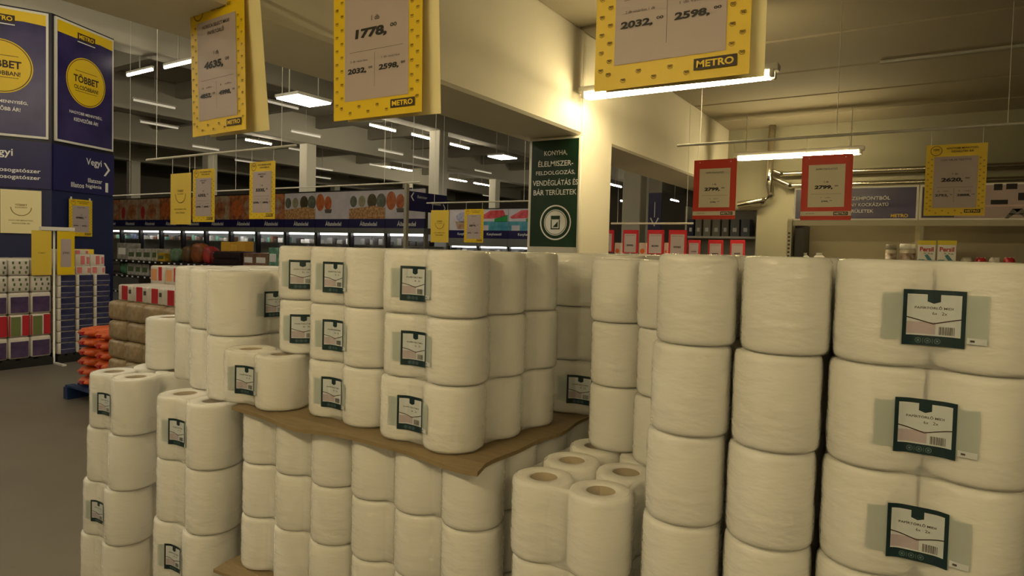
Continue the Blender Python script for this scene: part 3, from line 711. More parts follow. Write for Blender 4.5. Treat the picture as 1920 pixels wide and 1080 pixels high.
# A3 posters fixed to the kiosk body
def on_kiosk(A, B, f, ztop): 
    d = (B-A); n = Vector((d.y, -d.x, 0)).normalized(); q = A+d*f+n*0.03; return (q.x, q.y, Z(ztop)), math.atan2(d.y, d.x)
loc, rz = on_kiosk(K[1], K[2], 0.42, 0.62); price_poster('yellow', 0.46, 0.60, loc, 'yellow price poster taped to the blue kiosk body', '4980', (('2 db', '5090'), ('1 db', '5290')), ('TOALETTPAPÍR',), rot=rz, strings=0)
loc, rz = on_kiosk(K[0], K[1], 0.70, 0.70); back_poster(loc, 'pale promo poster taped to the blue kiosk body', 0.50, 0.66, CREAM, 0, rz)
# ---------------------------------------------------------------- goods on the floor by the kiosk
def C_(name, rgb, **k): return mat(name, rgb, **k)
PURP = C_('print_purple', (64, 46, 84), rough=0.3, rgb2=(92, 74, 110), nscale=9); PRED = C_('print_red', (186, 44, 56), rough=0.3); PGRN = C_('print_green', (112, 124, 74), rough=0.4)
WRAPW = C_('wrap_white', (214, 208, 198), rough=0.3, noise=0.1, nscale=12); PNAVY = C_('print_blue', (38, 40, 78), rough=0.25, rgb2=(64, 66, 104), nscale=10); DOT = C_('print_dot_green', (86, 104, 70), rough=0.4)
PPINK = C_('print_pink', (214, 120, 122), rough=0.4); BOXY = C_('carton_yellow', (236, 200, 40), rough=0.5); TANW = C_('tan_pack', (150, 130, 100), rough=0.35, rgb2=(176, 156, 122), nscale=16, bump=0.5, bscale=26)
ORNG = C_('orange_net', (206, 74, 30), rough=0.35, rgb2=(226, 116, 52), nscale=18, bump=0.5, bscale=70)
def printed_pack(loc, w, dp, h, prints, label, group, name='tissue_pack', body=None, rz=0.0, bev=0.03, cat='tissue pack'):
    """a wrapped pack, its printed side faces local -y; prints: (name, x0, z0, x1, z1, material) as fractions of the face"""
    t = thing(name, label, cat, loc, rz, group)
    link('body', box_me(w, dp, h, body or WRAPW, bev), t, (0, dp/2, h/2))
    for k, (nm, x0, z0, x1, z1, m) in enumerate(prints):
        link(nm, box_me(w*(x1-x0), 0.006+0.0006*k, h*(z1-z0), m, 0.003, 1), t, (w*((x0+x1)/2-0.5), 0.0, h*(z0+z1)/2))
    return t
RZ = math.pi/2                   # goods whose printed side faces the aisle (+x)
XD = -10.3
NTH = ('first', 'second', 'third', 'fourth', 'fifth')
ya, yb = at_X(1, 620, XD).y, at_X(97, 620, XD).y
cw_ = (yb-ya)/2.35
z = 0.12
rows = [('purple', 0.30), ('red', 0.31), ('purple', 0.30), ('dotted', 0.23), ('dotted', 0.23)]
for ri, (kind, h) in enumerate(rows):
    for c in range(5):
        y = yb-(c+0.5)*cw_
        if kind == 'purple': pr = [('print_panel', 0.08, 0.08, 0.92, 0.80, PURP)]; lb = 'purple printed toilet paper pack '+('under' if ri == 0 else 'above')+' the red ones, '+NTH[c]+' from the pole'
        elif kind == 'red': pr = [('print_panel', 0.62, 0.05, 0.96, 0.95, PRED), ('print_panel', 0.10, 0.05, 0.55, 0.9, PGRN), ('print_panel', 0.0, 0.05, 0.07, 0.95, PRED)]; lb = 'red and green toilet paper pack between the purple rows, '+NTH[c]+' from the pole'
        else: pr = [('print_dot', 0.15+0.3*i+0.06*(j % 2), 0.12+0.28*j, 0.24+0.3*i+0.06*(j % 2), 0.28+0.28*j, DOT) for i in range(3) for j in range(3)]; lb = 'white toilet paper pack with green dots '+('lower' if ri == 3 else 'upper')+' row, '+NTH[c]+' from the pole'
        printed_pack((XD, y, z), cw_*0.97, 0.7, h, pr, lb, 'toilet paper display packs', rz=RZ)
    z += h
y0, y1 = at_X(99, 560, XD).y+0.06, at_X(205, 560, XD).y+0.02
pallet(XD-0.85, XD+0.03, yb-1.45, yb+0.005, 0, 0.12, 'dark pallet under the toilet paper display', DARK)
pallet(XD-0.85, XD+0.03, y0-0.005, y1+0.01, 0, 0.12, 'dark pallet under the navy tissue packs', DARK)
cc = (y1-y0)/3; z = 0.12; ztop = at_X(150, 515, XD).z; nr = 7; h = (ztop-z)/nr
for r in range(nr):
    for c in range(3):
        printed_pack((XD, y0+(c+0.5)*cc, z+r*h), cc*0.96, 0.8, h, [('print_panel', 0.16, 0.06, 0.98, 0.97, PNAVY), ('print_stripe', 0.16, 0.40, 0.98, 0.46, WRAPW)],
                     f"navy printed tissue pack, {('lowest', 'second', 'third', 'fourth', 'fifth', 'sixth', 'top')[r]} row, {NTH[c]} column from the pole", 'navy tissue packs', rz=RZ, bev=0.02)
z = z+nr*h
for r, (n, hh) in enumerate(((3, 0.12), (3, 0.17), (2, 0.07))):
    for c in range(n):
        printed_pack((XD-0.05-0.03*r, y0+0.05+(c+0.5)*cc*0.86, z), cc*0.84, 0.5, hh, [('print_panel', 0.08+0.3*(r % 2), 0.15, 0.40+0.25*(r % 2), 0.9, PPINK), ('print_panel', 0.78, 0.2, 0.95, 0.8, PPINK)],
                     f"pink and white carton on the navy stack, {('lower', 'middle', 'upper')[r]} row, {NTH[c]} from the pole", 'pink cartons on the navy stack', name='carton', rz=RZ, bev=0.01, cat='carton')
    z += hh
printed_pack((XD-0.62, y1-0.16, ztop), 0.42, 0.25, 0.36, [('print_panel', 0.1, 0.1, 0.9, 0.25, YEL2)], 'plain yellow carton at the back of the navy tissue stack', None, name='carton', body=BOXY, rz=RZ, bev=0.01, cat='carton')
# poster stand in the gap between the two displays
yg = (yb+y0)/2
t = thing('poster_stand', 'white pole with two yellow price sheets between the tissue displays', 'stand', (XD-0.02, yg, 0.0), RZ)
pz = at_X(75, 428, XD).z
link('pole', tube_me([(0, 0, 0), (0, 0, pz)], 0.014, FRAME, 8), t); link('foot', box_me(0.05, 0.3, 0.02, FRAME), t, (0, -0.17, 0.01)); link('top_bar', box_me(0.42, 0.07, 0.05, FRAME), t, (0.03, -0.02, pz))
for (x, w, m) in ((-0.17, 0.24, YEL2), (0.13, 0.22, YEL)):
    s_ = link('sheet', box_me(w, 0.006, 0.62, m), t, (x, -0.045, pz-0.34))
    link('price_panel', flat_me([rect(-w*0.3, -0.2, w*0.3, 0.2)], LILAC if m is YEL else OCHRE if False else YEL2), s_, (0, -0.0045, 0))
    txt('lettering', 'TÖBBET' if m is YEL2 else '3990', 0, 0.0, OCHRE if m is YEL2 else BLACK, s_, width=w*0.4, y=-0.006)
# tan packs, red packs, orange net sacks on blue pallet
YT = 3.35
xa, xb = at_Y(192, 620, YT).x, at_Y(338, 620, YT).x
pallet(xa-0.82, xb+0.35, YT-0.02, YT+0.85, 0, 0.15, 'blue pallet under the orange net sacks', BLUEP)
zt = at_Y(262, 572, YT).z; nc, nr = 5, 5; h = (zt-0.15)/nr; cc = (xb+0.3-xa)/nc
for r in range(nr):
    for c in range(nc):
        printed_pack((xa+(c+0.5)*cc+0.03*(r % 2), YT+0.02+random.uniform(0, .02), 0.15+r*h), cc*0.97, 0.6, h, [('wrap_fold', 0.46, 0.1, 0.54, 0.9, WRAPW)] if False else [], f"tan wrapped pack, {('lowest', 'second', 'third', 'fourth', 'top')[r]} row, {NTH[c]} column from the orange sacks", 'tan wrapped packs', name='tan_pack', body=TANW, bev=0.045, cat='pack')
for c in range(5):
    printed_pack((xa+0.10+(c+0.5)*0.285, YT+0.10, zt), 0.275, 0.4, 0.17, [('print_panel', 0.30, 0.08, 0.72, 0.95, PRED), ('print_mark', 0.80, 0.5, 0.95, 0.75, DARKPRINT)], f'red and white tissue pack on the tan packs, {NTH[c]} from the orange sacks', 'red and white packs on the tan packs', bev=0.02)
for c in range(3):
    printed_pack((xa-0.05+(c+0.5)*0.30, YT+0.51, zt), 0.28, 0.25, 0.36, [('print_panel', 0.62, 0.55, 0.85, 0.97, PRED), ('print_panel', 0.1, 0.55, 0.5, 0.9, C_('print_peach', (222, 160, 110), rough=0.5))], f'tall peach and red printed pack behind, {NTH[c]} from the orange sacks', 'tall packs behind the red ones', bev=0.02)
def sack_me(w, d, h, m):
    bm = bmesh.new(); bmesh.ops.create_uvsphere(bm, u_segments=20, v_segments=12, radius=1)
    for v in bm.verts:
        f = lambda a, e: math.copysign(abs(a)**e, a)
        x, y, zz = f(v.co.x, 0.55), f(v.co.y, 0.55), f(v.co.z, 0.8)
        k = 1+0.05*math.sin(7*x+3*y)+0.04*math.sin(11*y+5*zz); v.co = (x*w/2*k, y*d/2*k, zz*h/2*k)
    me = bpy.data.meshes.new('sack'); bm.to_mesh(me); bm.free(); me.materials.append(m); me.polygons.foreach_set('use_smooth', [True]*len(me.polygons)); return me
sm = sack_me(0.33, 0.58, 0.100, ORNG); tie = box_me(0.05, 0.03, 0.035, PRED)
zt2 = at_Y(160, 619, YT).z; ns = 6; h = (zt2-0.15)/ns
for r in range(ns):
    for c in range(2):
        t = thing('net_sack', f"orange net sack, {('lowest', 'second', 'third', 'fourth', 'fifth', 'top')[r]} layer, {('outer side', 'beside the tan packs')[c]}", 'sack', (xa-0.60+0.38*c+random.uniform(-.01, .01), YT+0.35, 0.15+r*h), random.uniform(-.03, .03), 'orange net sacks')
        link('net_body', sm, t, (0, 0, h*0.5)); link('knot', tie, t, (0.05, -0.30, h*0.5))
# ---------------------------------------------------------------- chilled cases with picture banners
def PIC(name, a, b, s): return mat('picture_'+name, a, 0.35, rgb2=b, nscale=s)
BGREY = PIC('pale', (228, 222, 228), (214, 208, 216), 3); NUTS = PIC('nuts', (160, 104, 60), (226, 186, 130), 18); JAR1 = PIC('jar_a', (120, 126, 108), (92, 96, 80), 9); JAR2 = PIC('jar_b', (96, 92, 60), (70, 60, 40), 9); JAR3 = PIC('jar_c', (176, 170, 138), (150, 146, 112), 9)
ORP = PIC('orange', (216, 124, 66), (176, 88, 44), 7); MEAT = PIC('meat', (206, 140, 92), (134, 74, 48), 5); HERB = PIC('herbs', (190, 178, 150), (164, 110, 86), 5); BOWL = PIC('bowl', (110, 104, 96), (70, 66, 60), 6)
REDP = PIC('towel_red', (214, 60, 70), (230, 110, 116), 5); GRNP = PIC('towel_green', (40, 150, 70), (60, 170, 90), 5); CYAN = PIC('towel_cyan', (60, 150, 176), (110, 186, 200), 4); LAV = PIC('lavender', (160, 160, 196), (200, 200, 220), 12)
def banner(X, Y, w, z0, zb, z1, kind, word, label, group):
    """picture board z0..z1 with a navy title band z0..zb; faces -y; X = left end"""
    t = thing('picture_banner', label, 'banner', (X+w/2, Y, z0), 0, group)
    H = z1-z0; b = zb-z0; W = w-0.02
    base = {'meat': MEAT, 'herb': HERB}.get(kind, BGREY)
    link('board', box_me(W, 0.03, H-b, base), t, (0, 0.015, b+(H-b)/2))
    link('title_band', box_me(W, 0.04, b, NAVY), t, (0, 0.014, b/2)); txt('lettering', word, 0.05*w, b*0.5, WHITE, t, width=W*0.48, y=-0.008, bold=0.02)
    link('top_rail', box_me(W, 0.05, 0.03, DARK), t, (0, 0.015, H+0.01))
    ph = H-b
    def pic(nm, polys, m, y=-0.003): link(nm, flat_me(polys, m), t, (0, y, 0))
    if kind == 'nuts':
        for i, (x, r, m) in enumerate(((-0.38, 0.10, JAR1), (-0.14, 0.10, JAR3), (0.14, 0.13, JAR2), (0.39, 0.13, JAR1))): pic('jar_picture', [disc(x*W, b+ph*0.62, r*W, 20, ph*(0.20+1.0*(r-0.1)*2))], m)
        pic('nut_picture', [[(-W/2, b), (W/2, b), (W/2, b+ph*0.38), (W*0.2, b+ph*0.46), (-W*0.2, b+ph*0.40), (-W/2, b+ph*0.36)]], NUTS, -0.004)
    elif kind == 'lantern':
        pic('fruit_picture', [disc(-0.36*W, b+ph*0.62, 0.13*W, 18, ph*0.32), disc(-0.12*W, b+ph*0.58, 0.11*W, 18, ph*0.26)], ORP)
        pic('bowl_picture', [[(-0.20*W, b+ph*0.22), (-0.02*W, b+ph*0.22), (0.0, b+ph*0.36), (-0.22*W, b+ph*0.36)]], BOWL, -0.004)
    elif kind == 'towel':
        pic('towel_picture', [[(-0.46*W, b+ph*0.62), (-0.1*W, b+ph*0.92), (0.34*W, b+ph*0.94), (0.42*W, b+ph*0.66), (0.05*W, b+ph*0.56), (-0.40*W, b+ph*0.54)]], REDP)
        pic('towel_picture', [[(0.05*W, b+ph*0.54), (0.48*W, b+ph*0.72), (0.48*W, b+ph*0.40), (0.05*W, b+ph*0.40)]], GRNP); pic('towel_picture', [rect(-W/2, b, W/2, b+ph*0.42)], CYAN)
        pic('box_picture', [rect(-0.40*W, b, -0.14*W, b+ph*0.24)], BGREY, -0.005)
    elif kind == 'flower':
        pic('flower_picture', [disc(0, b+ph*0.62, 0.26*W, 16, ph*0.24)], LAV); pic('pot_picture', [[(-0.2*W, b+ph*0.05), (0.2*W, b+ph*0.05), (0.28*W, b+ph*0.42), (-0.28*W, b+ph*0.42)]], HERB)
    elif kind == 'meat':
        pic('food_picture', [disc(-0.2*W, b+ph*0.45, 0.22*W, 16, ph*0.35)], ORP); pic('food_picture', [disc(0.25*W, b+ph*0.5, 0.18*W, 16, ph*0.30)], HERB)
    elif kind == 'herb':
        pic('food_picture', [disc(0.15*W, b+ph*0.4, 0.2*W, 16, ph*0.35)], MEAT); pic('food_picture', [disc(-0.30*W, b+ph*0.35, 0.1*W, 16, ph*0.3)], PRED)
    return t
CASEG = C_('case_grey', (120, 122, 120), rough=0.4); CASEIN = C_('case_inside', (170, 172, 172), rough=0.4)
def case(X, Y, w, zh, ztop, label, group, items, lab2):
    """open chilled wall case, X = left end; zh = underside of canopy"""
    t = thing('chiller_case', label, 'chiller', (X+w/2, Y, 0), 0, group)
    dp = 0.9; W = w-0.015
    link('base', box_me(W, dp, 0.45, CASEG), t, (0, dp/2, 0.225)); link('back_panel', box_me(W, 0.06, zh-0.45, CASEIN), t, (0, dp-0.03, 0.45+(zh-0.45)/2))
    for s in (-1, 1): link('side_post', box_me(0.05, 0.12, zh-0.45, SHELFB if s < 0 else STEEL), t, (s*(W/2-0.025), 0.10, 0.45+(zh-0.45)/2))
    link('canopy', box_me(W, dp*0.8, ztop-zh, CASEG), t, (0, dp*0.4, (zh+ztop)/2)); link('light_tube', box_me(W*0.9, 0.06, 0.05, CASET), t, (0, 0.16, zh-0.025))
    z0 = min(Z(0.0), zh-0.26)
    for zz in (z0-0.9, z0-0.45, z0): link('shelf', box_me(W-0.1, dp*0.7, 0.03, STEEL), t, (0, dp*0.55, zz-0.015))
    for (lvl, hs) in ((z0, (0.10, 0.18)),):
        x = -W/2+0.14
        while x < W/2-0.12:
            bw = random.choice((0.10, 0.14, 0.2))
            if x+bw > W/2-0.02: break
            bh = random.uniform(*hs); m = random.choice(items)
            o = link('chilled_item', box_me(bw, 0.2, round(bh, 2), m, 0.02), None, (X+w/2+x+bw/2-0.04, Y+0.42, lvl+round(bh, 2)/2))
            tag(o, f"{m.name.replace('_', ' ')} standing on a chiller shelf {lab2}", 'package', 'packages in the chillers '+lab2)
            x += bw+random.uniform(0.01, 0.08)
    return t
PK = [C_('pale_carton', (196, 190, 178)), C_('green_tub', (120, 170, 150)), C_('white_carton', (226, 224, 220)), C_('dark_pack', (52, 48, 46)), C_('grey_pack', (136, 134, 130)), C_('brown_pack', (120, 84, 56)), C_('steel_blue_pack', (92, 104, 128))]
YC = 11.5
X797 = at_Y(797, 400, YC).x; zt_, zi, zb_ = at_Y(797, 353, YC).z, at_Y(797, 410, YC).z, at_Y(797, 428, YC).z
zhc = at_Y(720, 434, YC).z
kinds = ['lantern', 'nuts', 'lantern', 'nuts', 'meat', 'meat', 'herb', 'meat', 'meat', 'herb', 'herb', 'meat']
posn = ['nearest the aisle sign', 'second from the aisle sign', 'third from the aisle sign', 'fourth from the aisle sign', 'fifth from the aisle sign', 'sixth from the aisle sign', 'seventh from the aisle sign', 'eighth from the aisle sign', 'ninth from the aisle sign', 'tenth from the aisle sign', 'eleventh from the aisle sign', 'twelfth from the aisle sign']
words = {'nuts': 'nut and jar', 'lantern': 'orange fruit and bowl', 'meat': 'brown food', 'herb': 'spice and herb'}
for i, kd in enumerate(kinds):
    X = X797-(i+1)*1.25
    banner(X, YC, 1.25, zb_, zi, zt_, kd, 'Állateledel', f"{words[kd]} picture banner over the chillers, {posn[i]}", 'picture banners over the chillers')
    case(X, YC-0.02, 1.25, zhc-0.05, zb_, f"open chiller case with lit tube, {posn[i]}", 'open chiller cases', PK if i > 2 else [PK[3], PK[3], PK[2], PK[4]], 'below the food banners')
YK = 18.0
XK = at_Y(842, 420, YK).x; zk1, zk2, zk3 = at_Y(900, 392, YK).z, at_Y(900, 432, YK).z, at_Y(900, 447, YK).z
for i, kd in enumerate(('flower', 'towel', 'towel', 'towel')):
    banner(XK+i*1.25, YK, 1.25, zk3, zk2, zk1, kd, 'Konyhatextil', f"{'lavender flower' if kd == 'flower' else 'coloured towel'} picture banner beyond the hall column, {('first', 'second', 'third', 'fourth')[i]} from the aisle sign", 'kitchen textile banners')
    case(XK+i*1.25, YK-0.02, 1.25, at_Y(900, 462, YK).z, zk3, f"open lit case below the kitchen textile banners, {('first', 'second', 'third', 'fourth')[i]} from the aisle sign", 'lit cases below the kitchen textile banners', [PK[3], PK[4]], 'below the kitchen textile banners')
# ---------------------------------------------------------------- island shelf with groceries in front of the chillers
YG = 8.2
za1 = at_Y(350, 494, YG).z; za2 = at_Y(300, 521, YG).z
gx0, gx1 = at_Y(200, 500, YG).x, at_Y(560, 500, YG).x
nb = 4
for i in range(nb):
    x0 = gx0+(gx1-gx0)*i/nb; x1 = gx0+(gx1-gx0)*(i+1)/nb; w = x1-x0-0.02
    t = thing('island_shelf', f"low black island shelf bay, {('first', 'second', 'third', 'fourth')[i]} from the blue kiosk", 'shelf', ((x0+x1)/2, YG, 0), 0, 'low black island shelf bays')
    link('plinth', box_me(w, 0.8, 0.12, SHELFB), t, (0, 0.4, 0.06))
    link('centre_panel', box_me(w, 0.04, za1-0.12, SHELFG), t, (0, 0.78, 0.12+(za1-0.12)/2))
    for zz in (za1, za2, za2-0.4):
        sh = link('shelf', box_me(w, 0.72, 0.05, SHELFB), t, (0, 0.40, zz-0.025))
        n = 7
        for k in range(n): link('price_tag', box_me(0.07, 0.006, 0.036, TAG), sh, (-w/2+w*(k+0.5)/n+random.uniform(-.04, .04), -0.362, 0.0))
goods = [  # px0, px1, top, bottom row, material, kind, label
 (213,232,455,0,(170,168,160),'carton','grey carton on the island shelf beside the kiosk'),(233,247,466,0,(206,202,196),'carton','white carton on the island shelf top'),(247,261,466,0,(206,202,196),'carton','white carton on the island shelf top'),(261,277,466,0,(206,202,196),'carton','white carton on the island shelf top'),
 (278,288,466,0,(196,190,170),'carton','cream carton next to the yellow carton'),(289,302,474,0,(206,170,50),'carton','yellow carton on the island shelf top'),(305,326,466,0,(110,140,112),'bag','green bag on the island shelf top'),(328,345,462,0,(110,84,50),'bag','brown bag next to the green bag'),
 (345,368,456,0,(150,86,44),'bag','orange brown bag heaped on the island shelf'),(368,384,462,0,(176,56,52),'bag','red bag on the island shelf beside the brown heap'),(384,396,470,0,(130,40,40),'bag','dark red bag beside the dark crate'),
 (398,446,471,0,(44,30,34),'crate','dark crate with yellow cartons on it'),(449,470,474,0,(140,104,84),'carton','brown carton right of the dark crate'),(471,495,474,0,(150,112,90),'carton','light brown carton right of the dark crate'),
 (497,514,464,0,(120,176,152),'tub','mint green tub at the island shelf end'),(516,542,476,0,(210,204,190),'carton','white carton at the island shelf end'),
 (213,230,491,1,(90,150,112),'bag','green bag on the lower island shelf'),(232,246,490,1,(190,184,180),'carton','white carton on the lower island shelf'),(247,258,492,1,(198,194,190),'carton','white carton on the lower island shelf'),(259,272,494,1,(190,186,184),'carton','white carton on the lower island shelf'),
 (281,300,494,1,(206,166,46),'carton','yellow carton on the lower island shelf'),(303,312,498,1,(100,70,46),'bag','brown bag on the lower island shelf'),(316,336,498,1,(126,104,136),'bag','lilac bag on the lower island shelf')]
def bag_geo(w, d, h, m):
    key = ('bag', round(w, 2), round(h, 2), m.name)
    if key not in MESH: MESH[key] = sack_me(w, d, h, m)
    return MESH[key]
for gi, (a_, b_, yt, row, rgb, kd, lb) in enumerate(goods):
    base = za1 if row == 0 else za2
    p0, p1 = at_Y(a_, yt, YG+0.05), at_Y(b_, yt, YG+0.05); w = p1.x-p0.x; h = max(0.08, p0.z-base)
    if row: h = min(h, za1-0.07-za2)
    m = mat(f"{kd}_{gi}", rgb, 0.4, rgb2=tuple(int(v*0.75) for v in rgb), nscale=9)
    t = thing({'carton': 'grocery_carton', 'bag': 'grocery_bag', 'crate': 'crate', 'tub': 'tub'}[kd], lb, kd, (p0.x+w/2, YG+0.3, base), 0, 'groceries on the island shelf')
    if kd == 'bag':
        link('bag_body', bag_geo(w*0.92, 0.3, h*1.0, m), t, (0, 0, h*0.52)); link('bag_seal', box_me(w*0.6, 0.02, 0.03, m), t, (0, 0, h*0.98))
    elif kd == 'crate':
        link('crate_body', box_me(w, 0.42, h, m, 0.01, 1), t, (0, 0, h/2))
        for k in range(2): link('crate_slat', box_me(w, 0.02, h*0.3, m), t, (0, -0.22, h*(0.25+0.45*k)))
    else:
        link('body', box_me(w, 0.34, h, m, 0.012, 1), t, (0, 0, h/2)); link('print_panel', box_me(w*0.7, 0.01, h*0.4, WHITE if rgb[0] < 180 else DOT, 0.002, 1), t, (0, -0.17, h*0.5))
for k, (a_, b_, yt, yb2, rgb, lb) in enumerate(((402,418,453,471,(214,168,56),'small yellow carton on the dark crate'),(419,431,458,471,(222,176,70),'low yellow carton on the dark crate'),(431,447,452,471,(208,160,60),'tilted yellow carton on the dark crate'))):
    p0, p1 = at_Y(a_, yt, YG+0.05), at_Y(b_, yb2, YG+0.05)
    o = box('grocery_carton', (p0.x+0.004, YG+0.2, p1.z-0.005), (p1.x-0.004, YG+0.42, p0.z), mat(f"yel_{k}", rgb, 0.45), None, 0.008, 1); tag(o, lb, 'carton', 'yellow cartons on the dark crate')
# ---------------------------------------------------------------- rear-wall shelf with navy banner
YW = 8.2
sx0 = at_Y(1487, 400, YW).x; sx1 = at_Y(1722, 400, YW).x; sw = sx1-sx0
zb1, zb0 = at_Y(1600, 350, YW).z, at_Y(1600, 413, YW).z
SHB = C_('shelf_back_grey', (146, 138, 120), rough=0.7); ENDP = C_('end_panel_grey', (176, 170, 146), rough=0.6)
t = thing('wall_shelf', 'tall grey shelf bay with perforated end panel under the navy banner', 'shelf', (sx0+sw/2, YW, 0))
link('end_panel', box_me(0.05, 1.2, zb0+0.02, ENDP), t, (-sw/2-0.03, 0.62, (zb0+0.02)/2)); 
link('back_panel', box_me(sw, 0.04, zb0, SHB), t, (0, 0.62, zb0/2)); link('dark_side', box_me(0.10, 0.5, zb0-0.05, DARK), t, (-sw/2+0.06, 0.36, (zb0-0.05)/2))
holes = [];
for k in range(40): holes.append(rect(-0.012, 0.3+k*0.045, 0.012, 0.3+k*0.045+0.022))
link('post', box_me(0.05, 0.05, zb0, ENDP), t, (-sw/2-0.03, -0.0, zb0/2)); link('post_slots', flat_me(holes, DARK), t, (-sw/2-0.03, -0.027, 0))
link('post', box_me(0.05, 0.05, zb0, ENDP), t, (sw/2, 0.58, zb0/2))
link('top_rail', box_me(sw, 0.08, 0.06, ENDP), t, (0, 0.05, zb0-0.03))
ZS = Z(-0.09)
for zz in (ZS, ZS-0.4, ZS-0.8, ZS-1.2): link('shelf', box_me(sw-0.12, 0.55, 0.035, ENDP), t, (0.05, 0.32, zz-0.0175))
sw2 = 2.5
t2 = thing('wall_shelf', 'tall grey shelf bay under the office picture banner', 'shelf', (sx1+sw2/2, YW, 0))
link('back_panel', box_me(sw2-0.06, 0.04, zb0, SHB), t2, (0.03, 0.62, zb0/2)); link('post', box_me(0.05, 0.05, zb0, ENDP), t2, (sw2/2, 0.58, zb0/2)); link('top_rail', box_me(sw2, 0.08, 0.06, ENDP), t2, (0, 0.05, zb0-0.03))
for zz in (ZS, ZS-0.4, ZS-0.8, ZS-1.2): link('shelf', box_me(sw2-0.1, 0.55, 0.035, ENDP), t2, (0, 0.32, zz-0.0175))
bh = zb1-zb0
t = thing('shelf_banner', 'navy low hygiene risk area banner with white lettering over the rear shelf', 'banner', (sx0+sw/2, YW, zb0))
link('frame', box_me(sw-0.01, 0.03, bh, FRAME), t, (0, 0.015, bh/2)); link('face', flat_me([rect(-sw/2+0.025, 0.02, sw/2-0.025, bh-0.02)], VIOLET), t, (0, -0.002, 0))
for i, (s, x, W) in enumerate((('HIGIÉNIAI SZEMPONTBÓL', 0.07, 0.62), ('ALACSONY KOCKÁZATÚ', 0.10, 0.52), ('TERÜLETEK', 0.10, 0.26))): 
    txt('lettering', s, sw*(x-0.05), bh*(0.66-0.19*i), WHITE, t, width=W*sw*0.86, height=bh*(0.13 if i == 0 else 0.12), bold=0.015, y=-0.004)
txt('lettering', 'METRO', sw*0.36, bh*0.13, YEL, t, width=sw*0.13, bold=0.03, y=-0.004)
t = thing('shelf_banner', 'pale office desk picture banner over the rear shelf', 'banner', (sx1+sw2/2, YW, zb0))
link('frame', box_me(sw2-0.01, 0.03, bh, FRAME), t, (0, 0.015, bh/2)); link('face', flat_me([rect(-sw2/2+0.025, 0.02, sw2/2-0.025, bh-0.02)], PIC('office', (170, 150, 150), (150, 128, 124), 2)), t, (0, -0.002, 0))
ox = at_Y(1885, 380, YW).x-(sx1+sw2/2)
link('frame_picture', flat_me([rect(ox-0.10, bh*0.80, ox-0.03, bh*0.97), rect(ox, bh*0.82, ox+0.09, bh*0.97), rect(ox+0.10, bh*0.52, ox+0.26, bh*0.72), rect(ox-0.12, bh*0.42, ox+0.02, bh*0.54)], BLACK), t, (0, -0.004, 0))
link('desk_picture', flat_me([rect(ox-0.2, bh*0.36, ox+0.9, bh*0.41)], PIC('desk', (196, 170, 160), (180, 150, 140), 3)), t, (0, -0.004, 0))
link('stool_picture', flat_me([[(ox+0.06, bh*0.30), (ox+0.14, bh*0.30), (ox+0.20, bh*0.04), (ox+0.17, bh*0.04)], [(ox+0.06, bh*0.30), (ox+0.14, bh*0.30), (ox+0.03, bh*0.04), (ox, bh*0.04)], rect(ox+0.03, bh*0.14, ox+0.17, bh*0.17)], BOWL), t, (0, -0.005, 0))
link('face_panel', flat_me([rect(-sw2/2+0.03, 0.03, at_Y(1790, 380, YW).x-(sx1+sw2/2), bh-0.03)], NAVY2), t, (0, -0.003, 0))
# detergents on the rear shelf
for k, (a_, b_) in enumerate(((1721, 1756), (1758, 1795))):
    p0, p1 = at_Y(a_, 451, YW+0.1), at_Y(b_, 451, YW+0.1); w = p1.x-p0.x; h = p0.z-ZS
    t = thing('detergent_box', ('white washing powder box with red name and yellow top, beside the jar', 'white washing powder box with red name, yellow top and blue leaf, at the open end')[k], 'box', (p0.x+w/2, YW+0.1, ZS))
    link('carton', box_me(w*0.96, 0.14, h, WHITE, 0.004, 1), t, (0, 0.07, h/2)); link('yellow_top', box_me(w*0.97, 0.142, h*0.16, C_('carton_lime', (226, 208, 60))), t, (0, 0.07, h*0.925))
    txt('lettering', 'Persil', 0, h*0.68, PRED, t, width=w*0.74, height=h*0.17, bold=0.03, y=-0.003)
    link('leaf_print', flat_me([[(-w*0.1, h*0.45), (w*0.05, h*0.5), (w*0.4, h*0.2), (w*0.2, h*0.15)], rect(-w*0.42, h*0.1, -w*0.1, h*0.3)], C_('print_teal', (70, 130, 150))), t, (0, -0.003, 0))
    txt('lettering', '5 kg', w*0.1, h*0.52, DARKPRINT, t, width=w*0.5, height=h*0.06, y=-0.003)
for k, (a_, b_, yt, lb) in enumerate(((1660, 1682, 458, 'small jar with grey lid on the detergent shelf'), (1686, 1718, 457, 'wide jar with white lid beside the washing powder'))):
    p0, p1 = at_Y(a_, yt, YW+0.12), at_Y(b_, yt, YW+0.12); r = (p1.x-p0.x)/2; h = p0.z-ZS
    t = thing('jar', lb, 'jar', (p0.x+r, YW+0.2, ZS))
    link('jar_body', lathe_me([(0.001, 0), (r*0.92, 0), (r, 0.02), (r, h*0.7), (r*0.9, h*0.78), (0.001, h*0.78)], C_('jar_clear', (190, 180, 160), rough=0.2), 24), t)
    link('jar_lid', lathe_me([(0.001, h*0.76), (r*0.96, h*0.76), (r*0.96, h*0.96), (r*0.9, h), (0.001, h)], WHITE if k else SHELFG, 24), t)
    link('jar_label', tube_me([(0, 0, h*0.2), (0, 0, h*0.6)], r*1.01, C_('jar_label', (120, 90, 70), rgb2=(190, 180, 170), nscale=20), 24), t)
